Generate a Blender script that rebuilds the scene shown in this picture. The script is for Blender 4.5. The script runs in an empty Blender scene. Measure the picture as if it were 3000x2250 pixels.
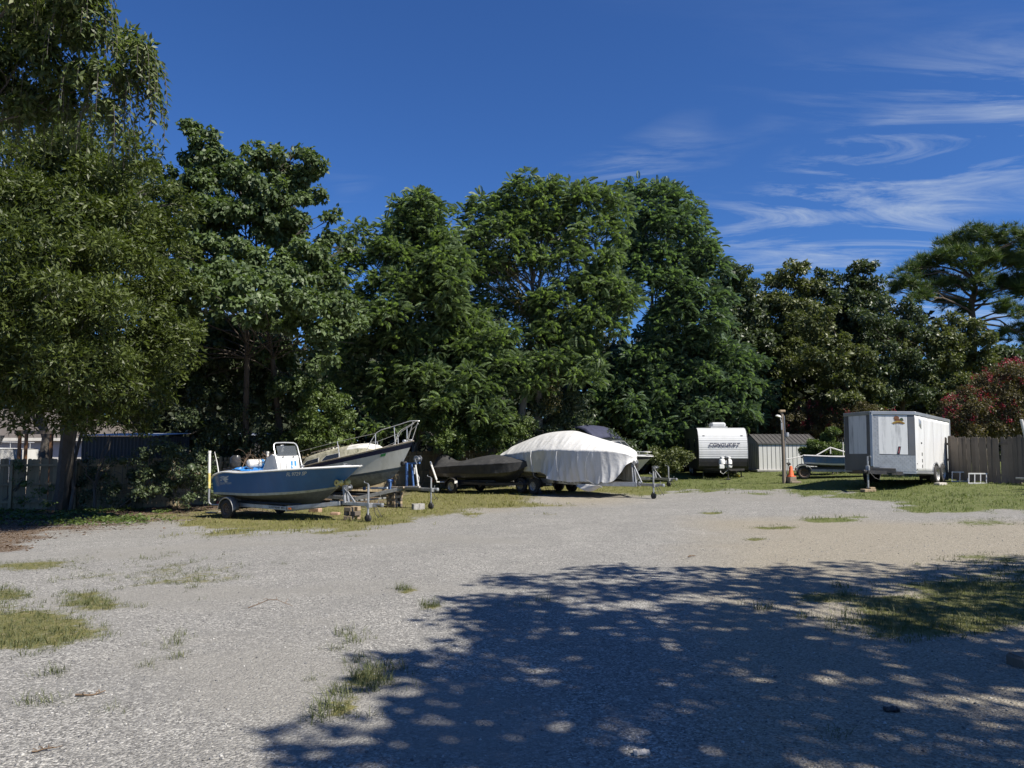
import bpy, math, random
import numpy as np
from mathutils import Vector, Matrix
random.seed(7); RNG = np.random.default_rng(11)
SC = bpy.context.scene
COL = SC.collection
# ------------------------------------------------------------------ camera
F = 2080.0; TH = math.atan((1290-1125)/F); CH = 1.65      # focal length in photo pixels, pitch, eye height
cam = bpy.data.cameras.new('camera'); cam.sensor_width = 36; cam.lens = 36*F/3000
cam.clip_start = 0.05; cam.clip_end = 6000
co = bpy.data.objects.new('camera', cam); COL.objects.link(co)
co.location = (0, 0, CH); co.rotation_euler = (math.radians(90)+TH, 0, 0)
SC.camera = co
# ------------------------------------------------------------------ sun, sky, exposure
SUN_EL = math.radians(50); SUN_AZ = math.atan2(0.80, -0.60)    # azimuth from +Y towards +X
sd = Vector((math.sin(SUN_AZ)*math.cos(SUN_EL), math.cos(SUN_AZ)*math.cos(SUN_EL), math.sin(SUN_EL)))
sl = bpy.data.lights.new('sun', 'SUN'); sl.energy = 4.9; sl.angle = math.radians(0.53); sl.color = (1.0, 0.935, 0.83)
so = bpy.data.objects.new('sun', sl); COL.objects.link(so)
so.rotation_euler = sd.to_track_quat('Z', 'Y').to_euler(); so.location = (30, -22, 40)
W = bpy.data.worlds.new('World'); SC.world = W; W.use_nodes = True
wn = W.node_tree.nodes; wl = W.node_tree.links; wn.clear()
def N(nt, t, **k):
    n = nt.nodes.new(t)
    for a, b in k.items(): setattr(n, a, b)
    return n
def nmath(nt, op, a, b=None, c=None, clamp=False):
    n = nt.nodes.new('ShaderNodeMath'); n.operation = op; n.use_clamp = clamp
    for i, v in enumerate((a, b, c)):
        if v is None: continue
        if isinstance(v, (int, float)): n.inputs[i].default_value = v
        else: nt.links.new(v, n.inputs[i])
    return n.outputs[0]
def nmix(nt, fac, a, b, mode='MIX'):
    n = nt.nodes.new('ShaderNodeMix'); n.data_type = 'RGBA'; n.blend_type = mode
    for s, v in ((n.inputs[0], fac), (n.inputs[6], a), (n.inputs[7], b)):
        if isinstance(v, (int, float)): s.default_value = v
        elif isinstance(v, (tuple, list)): s.default_value = (v[0], v[1], v[2], 1)
        else: nt.links.new(v, s)
    return n.outputs[2]
def nnoise(nt, vec, scale, detail=4, rough=.55, dist=0.0):
    n = nt.nodes.new('ShaderNodeTexNoise'); n.inputs['Scale'].default_value = scale
    n.inputs['Detail'].default_value = detail; n.inputs['Roughness'].default_value = rough
    n.inputs['Distortion'].default_value = dist
    if vec is not None: nt.links.new(vec, n.inputs['Vector'])
    return n.outputs['Fac']
def nramp(nt, fac, stops):
    n = nt.nodes.new('ShaderNodeValToRGB'); e = n.color_ramp.elements
    while len(e) < len(stops): e.new(0.5)
    for i, (p, c) in enumerate(stops):
        e[i].position = p; e[i].color = (c, c, c, 1) if isinstance(c, (int, float)) else (c[0], c[1], c[2], 1)
    nt.links.new(fac, n.inputs[0]); return n.outputs[0]
def nmap(nt, vec, loc=(0,0,0), rot=(0,0,0), scale=(1,1,1)):
    n = nt.nodes.new('ShaderNodeMapping'); nt.links.new(vec, n.inputs[0])
    n.inputs[1].default_value = loc; n.inputs[2].default_value = rot; n.inputs[3].default_value = scale
    return n.outputs[0]
wt = W.node_tree
sky = N(wt, 'ShaderNodeTexSky', sky_type='NISHITA'); sky.sun_disc = False
sky.sun_elevation = SUN_EL; sky.sun_rotation = SUN_AZ
sky.air_density = 1.0; sky.dust_density = 0.3; sky.ozone_density = 5.0; sky.altitude = 10
tc = N(wt, 'ShaderNodeTexCoord'); sp = N(wt, 'ShaderNodeSeparateXYZ'); wl.new(tc.outputs['Generated'], sp.inputs[0])
zz = nmath(wt, 'ADD', nmath(wt, 'MAXIMUM', sp.outputs[2], 0.0), 0.10)
cb = N(wt, 'ShaderNodeCombineXYZ')
wl.new(nmath(wt, 'DIVIDE', sp.outputs[0], zz), cb.inputs[0]); wl.new(nmath(wt, 'DIVIDE', sp.outputs[1], zz), cb.inputs[1])
pv = cb.outputs[0]
n1 = nnoise(wt, nmap(wt, pv, (3.1, 0.4, 0), (0, 0, math.radians(24)), (0.62, 2.2, 1)), 1.5, 10, .66, 1.3)
n2 = nnoise(wt, nmap(wt, pv, (1.7, 5.2, 0), (0, 0, 0), (1, 1, 1)), 0.55, 3, .5, .3)
cl = nmath(wt, 'MULTIPLY', nramp(wt, n1, [(.47, 0), (.72, 1)]), nramp(wt, n2, [(.46, 0), (.62, 1)]))
dens = nmath(wt, 'MULTIPLY', nmath(wt, 'MULTIPLY', cl, nramp(wt, sp.outputs[2], [(.36, 1), (.46, .05)])), 1.0, clamp=True)
skyc = nmix(wt, 1.0, sky.outputs[0], (0.45, 0.745, 1.18), 'MULTIPLY')
cmix = nmix(wt, dens, skyc, (5.6, 6.4, 7.4))
bg = N(wt, 'ShaderNodeBackground'); bg.inputs[1].default_value = 0.062
wl.new(cmix, bg.inputs[0]); wo = N(wt, 'ShaderNodeOutputWorld'); wl.new(bg.outputs[0], wo.inputs[0])
SC.view_settings.view_transform = 'Standard'; SC.view_settings.look = 'None'
SC.view_settings.exposure = 0.75; SC.view_settings.gamma = 1.0; SC.view_settings.use_curve_mapping = False
SC.cycles.max_bounces = 5; SC.cycles.diffuse_bounces = 2; SC.cycles.glossy_bounces = 3
SC.cycles.transmission_bounces = 5; SC.cycles.transparent_max_bounces = 6
SC.cycles.use_denoising = True; SC.cycles.sample_clamp_indirect = 6
SC.cycles.caustics_reflective = False; SC.cycles.caustics_refractive = False
# ------------------------------------------------------------------ terrain and view geometry
def Gz(x, y):
    t = np.clip(np.asarray(y, float)/25.0, 0, 1); t = t*(1.3-.3*t*t)
    x = np.clip(np.asarray(x, float), -13, 17)
    return t*(-.62+.030*x+.0007*x*x)
def G(x, y): return float(Gz(x, y))
def ray(u, v):
    x = (u-1500)/F; y = (1125-v)/F
    return Vector((x, math.cos(TH)-y*math.sin(TH), math.sin(TH)+y*math.cos(TH)))
def P(u, v, Y):                       # the point at forward distance Y that is seen at photo pixel (u, v)
    r = ray(u, v); return Vector((0, 0, CH))+r*(Y/r.y)
def gnd(u, v):                        # the ground point seen at photo pixel (u, v)
    lo, hi = 1.0, 150.0
    for i in range(50):
        m = (lo+hi)/2; p = P(u, v, m)
        if p.z > G(p.x, p.y): lo = m
        else: hi = m
    return P(u, v, lo)
def projv(x, y, z):
    dz = z-CH; f = y*math.cos(TH)+dz*math.sin(TH); up = -y*math.sin(TH)+dz*math.cos(TH)
    f = np.maximum(f, .05)
    return 1500+F*x/f, 1125-F*up/f
# ------------------------------------------------------------------ materials
MATS = {}
def newmat(name):
    m = bpy.data.materials.new(name); m.use_nodes = True; MATS[name] = m
    nt = m.node_tree; b = nt.nodes['Principled BSDF']; return m, nt, b
def pm(name, col, rough=.6, metal=0.0, var=.18, scale=3.0, bump=0.0, bscale=30.0, dirt=None, damt=.5, streak=False, spec=.5, coat=0.0):
    """painted / metal / cloth surface: colour with mottling, optional dirt of a second colour, optional fine relief"""
    if name in MATS: return MATS[name]
    m, nt, b = newmat(name)
    tcn = N(nt, 'ShaderNodeTexCoord'); v = tcn.outputs['Object']
    vv = nmap(nt, v, (random.random()*9, random.random()*9, 0), (0, 0, 0), (1, 1, .12) if streak else (1, 1, 1))
    n = nnoise(nt, vv, scale, 6, .6)
    lo = [c*(1-var) for c in col]; hi = [min(1, c*(1+var)) for c in col]
    c = nmix(nt, nramp(nt, n, [(.3, 0), (.7, 1)]), lo, hi)
    if dirt:
        n2 = nnoise(nt, vv, scale*2.3, 8, .68)
        c = nmix(nt, nmath(nt, 'MULTIPLY', nramp(nt, n2, [(.48, 0), (.66, 1)]), damt), c, dirt)
    nt.links.new(c, b.inputs['Base Color'])
    b.inputs['Roughness'].default_value = rough; b.inputs['Metallic'].default_value = metal
    b.inputs['Specular IOR Level'].default_value = spec; b.inputs['Coat Weight'].default_value = coat
    if bump:
        bn = N(nt, 'ShaderNodeBump'); bn.inputs['Strength'].default_value = bump; bn.inputs['Distance'].default_value = .02
        nt.links.new(nnoise(nt, v, bscale, 5, .6), bn.inputs['Height']); nt.links.new(bn.outputs[0], b.inputs['Normal'])
    return m
def leafmat(name, c1, c2, c3=None, rough=.45, trans=.35, spec=.5):
    m, nt, b = newmat(name)
    g = N(nt, 'ShaderNodeNewGeometry')
    tcn = N(nt, 'ShaderNodeTexCoord')
    f = nmath(nt, 'ADD', nmath(nt, 'MULTIPLY', g.outputs['Random Per Island'], .6), nmath(nt, 'MULTIPLY', nnoise(nt, tcn.outputs['Object'], .35, 3), .4))
    st = [(.1, c1), (.75, c2)]
    if c3: st = [(.1, c1), (.7, c2), (.95, c3)]
    c = nramp(nt, f, st)
    nt.links.new(c, b.inputs['Base Color']); b.inputs['Roughness'].default_value = rough
    b.inputs['Specular IOR Level'].default_value = spec
    tr = N(nt, 'ShaderNodeBsdfTranslucent')
    nt.links.new(nmix(nt, 1.0, c, (1.15, 1.25, .5), 'MULTIPLY'), tr.inputs[0])
    mx = N(nt, 'ShaderNodeMixShader'); mx.inputs[0].default_value = trans
    nt.links.new(b.outputs[0], mx.inputs[1]); nt.links.new(tr.outputs[0], mx.inputs[2])
    nt.links.new(mx.outputs[0], nt.nodes['Material Output'].inputs[0])
    return m
def barkmat(name, col, scale=9):
    m, nt, b = newmat(name); tcn = N(nt, 'ShaderNodeTexCoord')
    v = nmap(nt, tcn.outputs['Object'], scale=(1, 1, .16)); n = nnoise(nt, v, scale, 8, .7)
    nt.links.new(nmix(nt, n, [c*.45 for c in col], [c*1.5 for c in col]), b.inputs['Base Color'])
    b.inputs['Roughness'].default_value = .9
    bn = N(nt, 'ShaderNodeBump'); bn.inputs['Strength'].default_value = .8; bn.inputs['Distance'].default_value = .03
    nt.links.new(n, bn.inputs['Height']); nt.links.new(bn.outputs[0], b.inputs['Normal']); return m
def woodmat(name, col, var=.35):
    m, nt, b = newmat(name); tcn = N(nt, 'ShaderNodeTexCoord'); oi = N(nt, 'ShaderNodeObjectInfo')
    v = nmap(nt, tcn.outputs['Object'], scale=(1, 1, .07)); n = nnoise(nt, v, 22, 6, .65)
    n2 = nnoise(nt, tcn.outputs['Object'], 2.2, 4)
    c = nmix(nt, n, [c*(1-var) for c in col], [c*(1+var) for c in col])
    c = nmix(nt, nmath(nt, 'MULTIPLY', nramp(nt, n2, [(.45, 0), (.7, 1)]), .45), c, [c*.5 for c in col])
    hs = N(nt, 'ShaderNodeHueSaturation'); nt.links.new(c, hs.inputs['Color'])
    nt.links.new(nmath(nt, 'ADD', nmath(nt, 'MULTIPLY', oi.outputs['Random'], .5), .75), hs.inputs['Value'])
    nt.links.new(hs.outputs[0], b.inputs['Base Color']); b.inputs['Roughness'].default_value = .85
    bn = N(nt, 'ShaderNodeBump'); bn.inputs['Strength'].default_value = .4; bn.inputs['Distance'].default_value = .01
    nt.links.new(n, bn.inputs['Height']); nt.links.new(bn.outputs[0], b.inputs['Normal']); return m
def glassmat(name, tint, alpha=.5, rough=.08):
    m, nt, b = newmat(name); b.inputs['Base Color'].default_value = (*tint, 1)
    b.inputs['Roughness'].default_value = rough
    t = N(nt, 'ShaderNodeBsdfTransparent'); t.inputs[0].default_value = (.8, .82, .84, 1)
    mx = N(nt, 'ShaderNodeMixShader'); mx.inputs[0].default_value = alpha
    nt.links.new(t.outputs[0], mx.inputs[1]); nt.links.new(b.outputs[0], mx.inputs[2])
    nt.links.new(mx.outputs[0], nt.nodes['Material Output'].inputs[0]); return m
pm('alu', (.42, .43, .44), .42, .75, .2, 4, dirt=(.25, .24, .22), damt=.5)
pm('galv', (.36, .37, .38), .5, .6, .25, 6, dirt=(.2, .19, .18), damt=.6)
pm('steel_bright', (.60, .60, .59), .3, .45, .1)
pm('black_steel', (.025, .025, .027), .5, .1, .3, 5, dirt=(.1, .08, .06), damt=.4)
pm('rubber', (.022, .022, .023), .85, 0, .3, 10, dirt=(.10, .09, .075), damt=.6, bump=.2)
pm('rim_silver', (.48, .48, .47), .5, .45, .2, 8, dirt=(.25, .2, .15), damt=.6)
pm('rim_rust', (.13, .10, .08), .75, .2, .3, 9, dirt=(.2, .1, .05), damt=.6)
pm('dark_hole', (.008, .008, .008), .9, 0, 0)  # near-black put in for the shade inside rim holes and wheel wells; also nuts
pm('white_gel', (.62, .62, .60), .35, 0, .06, 3, dirt=(.45, .43, .36), damt=.45, streak=True)
pm('white_pvc', (.64, .63, .60), .4, 0, .06, 5, dirt=(.5, .48, .38), damt=.4)
pm('yellow_pvc', (.58, .46, .12), .5, 0, .2, 5, dirt=(.7, .68, .55), damt=.5)
pm('red_lens', (.35, .02, .015), .3, 0, .1)
pm('amber_lens', (.65, .16, .02), .35, 0, .1)
pm('blue_paint', (.05, .12, .30), .5, 0, .2, 4, dirt=(.12, .12, .13), damt=.4)
pm('concrete', (.34, .33, .31), .9, 0, .2, 9, bump=.4, bscale=60, dirt=(.2, .19, .17), damt=.4)
pm('carpet_dark', (.05, .055, .06), .95, 0, .2, 20)
woodmat('wood_block', (.33, .25, .16)); woodmat('wood_grey', (.16, .13, .10)); woodmat('wood_pale', (.50, .47, .42))
woodmat('fence_wood', (.17, .13, .09)); woodmat('fence_sun', (.40, .33, .19)); woodmat('fence_dark', (.115, .10, .085))
woodmat('pole_wood', (.17, .14, .11))
# ------------------------------------------------------------------ mesh building
class MB:
    def __init__(s): s.v = []; s.f = []; s.m = []
    def add(s, v, f, mi=0):
        o = len(s.v); s.v += [tuple(p) for p in v]
        s.f += [tuple(i+o for i in q) for q in f]; s.m += [mi]*len(f); return s
    def box(s, c, d, R=None, mi=0, ch=0.0):
        """box of size d at c; ch cuts the twelve edges by a chamfer"""
        hx, hy, hz = d[0]/2, d[1]/2, d[2]/2
        if ch <= 0:
            v = [Vector((x, y, z)) for x in (-hx, hx) for y in (-hy, hy) for z in (-hz, hz)]
            f = [(0, 1, 3, 2), (4, 6, 7, 5), (0, 4, 5, 1), (2, 3, 7, 6), (0, 2, 6, 4), (1, 5, 7, 3)]
        else:
            ch = min(ch, hx*.9, hy*.9, hz*.9); v = []; ix = {}
            for sx in (-1, 1):
                for sy in (-1, 1):
                    for sz in (-1, 1):
                        for a in range(3):
                            e = [hx, hy, hz]
                            for k in range(3):
                                if k != a: e[k] -= ch
                            ix[(sx, sy, sz, a)] = len(v); v.append(Vector((sx*e[0], sy*e[1], sz*e[2])))
            f = []
            for sgn in (-1, 1):
                f.append(tuple(ix[(sgn, a, b, 0)] for a, b in ((-1, -1), (1, -1), (1, 1), (-1, 1))))
                f.append(tuple(ix[(a, sgn, b, 1)] for a, b in ((-1, -1), (1, -1), (1, 1), (-1, 1))))
                f.append(tuple(ix[(a, b, sgn, 2)] for a, b in ((-1, -1), (1, -1), (1, 1), (-1, 1))))
            for a in (-1, 1):
                for b in (-1, 1):
                    f.append((ix[(a, b, -1, 0)], ix[(a, b, 1, 0)], ix[(a, b, 1, 1)], ix[(a, b, -1, 1)]))
                    f.append((ix[(a, -1, b, 0)], ix[(a, 1, b, 0)], ix[(a, 1, b, 2)], ix[(a, -1, b, 2)]))
                    f.append((ix[(-1, a, b, 1)], ix[(1, a, b, 1)], ix[(1, a, b, 2)], ix[(-1, a, b, 2)]))
                    for c2 in (-1, 1): f.append((ix[(a, b, c2, 0)], ix[(a, b, c2, 1)], ix[(a, b, c2, 2)]))
        c = Vector(c)
        if R is not None: v = [R @ p for p in v]
        return s.add([p+c for p in v], f, mi)
    def beam(s, a, b, w, h, mi=0, ch=0.0):
        a = Vector(a); b = Vector(b); d = b-a; L = d.length; x = d.normalized()
        up = Vector((0, 0, 1)) if abs(x.z) < .95 else Vector((0, 1, 0))
        y = up.cross(x).normalized(); z = x.cross(y)
        return s.box((a+b)/2, (L, w, h), Matrix((x, y, z)).transposed(), mi, ch)
    def tube(s, pts, r, n=8, mi=0, cap=True):
        pts = [Vector(p) for p in pts]; k = len(pts)
        rs = [r]*k if isinstance(r, (int, float)) else list(r)
        t0 = (pts[1]-pts[0]).normalized(); ref = Vector((0, 0, 1)) if abs(t0.z) < .9 else Vector((1, 0, 0))
        nx = t0.cross(ref).normalized(); v = []
        for i, p in enumerate(pts):
            t = (pts[min(i+1, k-1)]-pts[max(i-1, 0)])
            t = t.normalized() if t.length > 1e-9 else t0
            nx = (nx-t*nx.dot(t)); nx = nx.normalized() if nx.length > 1e-6 else t.orthogonal().normalized()
            ny = t.cross(nx)
            for j in range(n):
                a = 2*math.pi*j/n; v.append(p+(nx*math.cos(a)+ny*math.sin(a))*rs[i])
        f = [(i*n+j, i*n+(j+1) % n, (i+1)*n+(j+1) % n, (i+1)*n+j) for i in range(k-1) for j in range(n)]
        if cap: f += [tuple(range(n-1, -1, -1)), tuple(range((k-1)*n, k*n))]
        return s.add(v, f, mi)
    def lathe(s, prof, M=None, n=24, mi=0, mis=None):
        """profile of (radius, height) turned about local Z, placed by matrix M"""
        M = M or Matrix(); v = []
        for r, h in prof:
            for j in range(n):
                a = 2*math.pi*j/n; v.append(M @ Vector((r*math.cos(a), r*math.sin(a), h)))
        for i in range(len(prof)-1):
            o = len(s.v)
            s.add([v[i*n+j] for j in range(n)]+[v[(i+1)*n+j] for j in range(n)], [(j, (j+1) % n, n+(j+1) % n, n+j) for j in range(n)], mis[i] if mis else mi)
        return s
    def prism(s, poly, z0, z1, M=None, mi=0):
        M = M or Matrix(); n = len(poly)
        v = [M @ Vector((x, y, z0)) for x, y in poly]+[M @ Vector((x, y, z1)) for x, y in poly]
        return s.add(v, [tuple(range(n-1, -1, -1)), tuple(range(n, 2*n))]+[(i, (i+1) % n, n+(i+1) % n, n+i) for i in range(n)], mi)
    def grid(s, rows, mi=0, closed=False, mfun=None):
        a = len(rows); b = len(rows[0]); v = [p for r in rows for p in r]
        f = []; mm = []
        for i in range(a-1):
            for j in range(b if closed else b-1):
                f.append((i*b+j, i*b+(j+1) % b, (i+1)*b+(j+1) % b, (i+1)*b+j)); mm.append(mfun(i, j) if mfun else mi)
        o = len(s.f); s.add(v, f, 0); s.m[o:] = mm; return s
    def build(s, name, mats, parent=None, smooth=False, thick=0.0, angle=35):
        me = bpy.data.meshes.new(name); me.from_pydata(s.v, [], s.f)
        if isinstance(mats, str): mats = [mats]
        for m in mats: me.materials.append(MATS[m])
        me.polygons.foreach_set('material_index', s.m)
        me.validate(); me.update()
        import bmesh
        bm = bmesh.new(); bm.from_mesh(me)
        if smooth: bmesh.ops.remove_doubles(bm, verts=bm.verts, dist=1e-5)
        bmesh.ops.recalc_face_normals(bm, faces=bm.faces); bm.to_mesh(me); bm.free()
        o = bpy.data.objects.new(name, me); COL.objects.link(o); o.parent = parent
        if smooth:
            me.polygons.foreach_set('use_smooth', [True]*len(me.polygons))
            try: me.set_sharp_from_angle(angle=math.radians(angle))
            except Exception: pass
        if thick:
            md = o.modifiers.new('thickness', 'SOLIDIFY'); md.thickness = thick; md.offset = 0
        return o
def np_mesh(name, V, Fc, mats, parent=None, midx=None, smooth=False):
    V = np.ascontiguousarray(V, np.float32).reshape(-1, 3); Fc = np.ascontiguousarray(Fc, np.int32); k = Fc.shape[1]
    me = bpy.data.meshes.new(name); me.vertices.add(len(V)); me.vertices.foreach_set('co', V.ravel())
    me.loops.add(Fc.size); me.loops.foreach_set('vertex_index', Fc.ravel())
    me.polygons.add(len(Fc)); me.polygons.foreach_set('loop_start', np.arange(len(Fc), dtype=np.int32)*k)
    me.polygons.foreach_set('loop_total', np.full(len(Fc), k, np.int32))
    for m in ([mats] if isinstance(mats, str) else mats): me.materials.append(MATS[m])
    if midx is not None: me.polygons.foreach_set('material_index', np.ascontiguousarray(midx, np.int32))
    if smooth: me.polygons.foreach_set('use_smooth', np.ones(len(Fc), bool))
    me.update(calc_edges=True)
    o = bpy.data.objects.new(name, me); COL.objects.link(o); o.parent = parent; return o
def tag(o, label, cat, group=None, kind=None):
    o['label'] = label; o['category'] = cat
    if group: o['group'] = group
    if kind: o['kind'] = kind
    return o
def thing(name, label, cat, loc=(0, 0, 0), rotz=0.0, group=None, pitch=0.0, roll=0.0):
    o = bpy.data.objects.new(name, None); COL.objects.link(o); o.empty_display_size = .3
    o.rotation_mode = 'XYZ'; o.location = loc
    o.rotation_euler = (Matrix.Rotation(rotz, 3, 'Z') @ Matrix.Rotation(-pitch, 3, 'Y') @ Matrix.Rotation(roll, 3, 'X')).to_euler()
    return tag(o, label, cat, group)
class Veh:
    """frame of a parked thing: x forward, y to its left, z up"""
    def __init__(s, x, y, yaw, pitch=0.0, z=None, roll=0.0):
        s.loc = Vector((x, y, G(x, y) if z is None else z)); s.yaw = yaw; s.pitch = pitch; s.roll = roll
        s.R = Matrix.Rotation(yaw, 3, 'Z') @ Matrix.Rotation(-pitch, 3, 'Y') @ Matrix.Rotation(roll, 3, 'X'); s.Ri = s.R.inverted()
    def w(s, p): return s.loc+s.R @ Vector(p)
    def l(s, p): return s.Ri @ (Vector(p)-s.loc)
    def at(s, u, v, yl=0.0):             # local point in the plane y = yl that the photo shows at (u, v)
        o = s.l((0, 0, CH)); d = s.Ri @ ray(u, v); k = (yl-o.y)/d.y; return o+d*k
    def g(s, x, y):                      # local height of the ground under (x, y)
        p = s.w((x, y, 0)); return s.l((p.x, p.y, G(p.x, p.y))).z
    def thing(s, name, label, cat, group=None): return thing(name, label, cat, s.loc, s.yaw, group, s.pitch, s.roll)
def text2d(body, size, shear=0.0, bold=0.0, space=1.0):
    cu = bpy.data.curves.new('lettering', 'FONT'); cu.body = body; cu.size = size; cu.shear = shear; cu.offset = bold
    cu.space_character = space; cu.resolution_u = 3; cu.align_x = 'CENTER'; cu.align_y = 'CENTER'
    o = bpy.data.objects.new('lettering', cu); COL.objects.link(o)
    dg = bpy.context.evaluated_depsgraph_get(); me = o.evaluated_get(dg).to_mesh()
    v = [tuple(p.co) for p in me.vertices]; f = [tuple(q.vertices) for q in me.polygons]
    o.evaluated_get(dg).to_mesh_clear(); bpy.data.objects.remove(o); bpy.data.curves.remove(cu); return v, f
def lettering(name, body, size, fn, mat, parent, shear=0, bold=0, space=1.0):
    v, f = text2d(body, size, shear, bold, space)
    return MB().add([fn(p[0], p[1]) for p in v], f).build(name, mat, parent)
def wheel_mesh(r, w, rr, rimmat, holes=8):
    """tyre and rim about local Y; outer face towards -Y"""
    R = Matrix.Rotation(math.radians(90), 4, 'X')      # lathe Z -> -Y
    t = MB(); h = w/2
    t.lathe([(rr, -h*.8), (rr+.02, -h*.95), (r*.82, -h), (r*.94, -h*.9), (r, -h*.62), (r, -h*.22), (r-.008, -h*.2), (r-.008, -h*.14), (r, -h*.12), (r, h*.12), (r-.008, h*.14), (r-.008, h*.2), (r, h*.22), (r, h*.62), (r*.94, h*.9), (r*.82, h), (rr+.02, h*.95), (rr, h*.8), (rr, -h*.8)], R, 28)
    m = MB()
    m.lathe([(0, h*.45), (rr*.22, h*.45), (rr*.24, h*.3), (rr*.5, h*.28), (rr*.62, h*.42), (rr*.8, h*.38), (rr*.84, h*.2), (rr*.93, h*.25), (rr, h*.86), (rr+.012, h*.97), (rr+.004, h*.8)], R, 24)
    for k in range(holes):
        a = 2*math.pi*k/holes
        c = R @ Vector((rr*.7*math.cos(a), rr*.7*math.sin(a), h*.425)); ra = rr*.085
        m.lathe([(0, .001), (ra, .001), (ra, -.02)], Matrix.Translation(c) @ R, 8, 1)
    for k in range(5):
        a = 2*math.pi*(k+.5)/5; c = R @ Vector((rr*.36*math.cos(a), rr*.36*math.sin(a), h*.29))
        m.lathe([(0, .018), (.012, .018), (.012, 0)], Matrix.Translation(c) @ R, 6, 1)
    return t, m
_wm = {}
def put_wheel(parent, loc, r=.31, w=.18, rr=.17, rim='rim_silver', side=-1, holes=8):
    key = (r, w, rr, rim, holes)
    if key not in _wm:
        t, m = wheel_mesh(r, w, rr, rim, holes)
        a = t.build('wheel', 'rubber', parent, True); b = m.build('rim', [rim, 'dark_hole'], a, True); _wm[key] = (a.data, b.data)
    else:
        a = bpy.data.objects.new('wheel', _wm[key][0]); b = bpy.data.objects.new('rim', _wm[key][1])
        COL.objects.link(a); COL.objects.link(b); a.parent = parent; b.parent = a
    a.location = loc
    if side > 0: a.rotation_euler = (0, 0, math.pi)
    a.rotation_euler.rotate_axis('Y', random.random()*3)
    return a
# ------------------------------------------------------------------ the ground
def vnoise(x, y, s, seed=0):
    x = np.asarray(x)/s+seed*17.3; y = np.asarray(y)/s+seed*9.1
    xi = np.floor(x).astype(int); yi = np.floor(y).astype(int); fx = x-xi; fy = y-yi
    fx = fx*fx*(3-2*fx); fy = fy*fy*(3-2*fy)
    def h(a, b):
        n = np.sin(a*127.1+b*311.7+seed*74.7)*43758.5453; return n-np.floor(n)
    return (h(xi, yi)*(1-fx)+h(xi+1, yi)*fx)*(1-fy)+(h(xi, yi+1)*(1-fx)+h(xi+1, yi+1)*fx)*fy
def fbm(x, y, s, seed=0): return .5*vnoise(x, y, s, seed)+.3*vnoise(x, y, s*.45, seed+1)+.2*vnoise(x, y, s*.2, seed+2)
def sst(a, b, x): t = np.clip((x-a)/(b-a), 0, 1); return t*t*(3-2*t)
LAWN_U = [-900, 0, 300, 560, 700, 900, 1050, 1200, 1300, 1500, 1700, 1830, 1960, 2150, 2350, 2500, 2700, 2850, 3000, 3600]
LAWN_V = [1500, 1515, 1510, 1540, 1572, 1580, 1575, 1535, 1520, 1500, 1488, 1462, 1446, 1444, 1452, 1462, 1488, 1502, 1512, 1520]
def ell(u, v, cu, cv, ru, rv): return np.clip(1.3-np.sqrt(((u-cu)/ru)**2+((v-cv)/rv)**2), 0, 1)
def zones(x, y):
    """how much of each spot is grass, tan shell grit, brown litter, bare pale sand"""
    z = Gz(x, y); u, v = projv(x, y, z)
    n = fbm(x, y, 2.2, 3); nf = fbm(x, y, .5, 8)
    front = y > 2.5
    edge = np.interp(u, LAWN_U, LAWN_V)
    d = (edge-v)*(y/23.0)                                # how far inside the lawn
    gl = sst(-16, 22, d+(n-.5)*55+(nf-.5)*25)
    gl = gl*np.where(u < 1250, sst(.25, .62, .35+.5*n+np.clip((1560-v)/120., 0, .6)), 1)
    bare = ell(u, v, 1700, 1462, 190, 22)+ell(u, v, 1420, 1494, 110, 10)*.6       # dry sandy edge in front of the covered boat
    gl = gl*(1-np.clip(bare*(.5+n), 0, .85))
    g2 = np.zeros_like(x)
    for cu, cv, ru, rv, k in ((60, 1845, 260, 85, 1.0), (260, 1765, 130, 40, .8), (120, 1660, 300, 30, .6), (480, 1680, 420, 90, .46), (20, 1740, 110, 30, .7),
                              (2760, 1800, 340, 85, 1.1), (2900, 1760, 420, 140, .8), (2420, 1745, 220, 38, .55), (2900, 1640, 200, 40, .45),
                              (2090, 1503, 48, 5, .9), (2440, 1524, 130, 10, .9), (2260, 1545, 120, 8, .6), (2215, 1580, 55, 7, .9), (2520, 1516, 70, 6, .7),
                              (1090, 1985, 90, 45, .75), (990, 2065, 80, 60, .75), (1050, 1870, 150, 70, .42), (1260, 1780, 45, 15, .7), (1185, 1730, 30, 14, .8), (640, 1560, 300, 30, .5),
                              (2880, 1530, 220, 20, .6)):
        g2 = np.maximum(g2, ell(u, v, cu, cv, ru, rv)*k)
    gf = sst(.12, 1.0, g2*(.55+.9*n)+(nf-.5)*.6)*(g2 > .02)
    grass = np.where(front, np.maximum(gl, gf), sst(.45, .6, n))
    tan = np.where(front, np.maximum(sst(1900, 2300, u+(n-.5)*300)*sst(1500, 1540, v+(n-.5)*40), np.clip(bare, 0, 1)), .3)
    el = np.interp(u, [-500, 0, 150, 300, 450, 650, 800, 1250], [1650, 1612, 1575, 1545, 1525, 1512, 1495, 1478])
    litter = sst(34, -40, v-el+(n-.5)*70+(nf-.5)*40)*sst(1300, 1100, u)
    litter = np.where(front, litter, 0)
    sand = sst(.52, .72, fbm(x*.6+y*.5, y-.2*x, 2.6, 21))*.8
    return np.clip(grass*(1-.75*litter*(v < 1620)), 0, 1), np.clip(tan, 0, 1), np.clip(litter, 0, 1), sand
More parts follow.
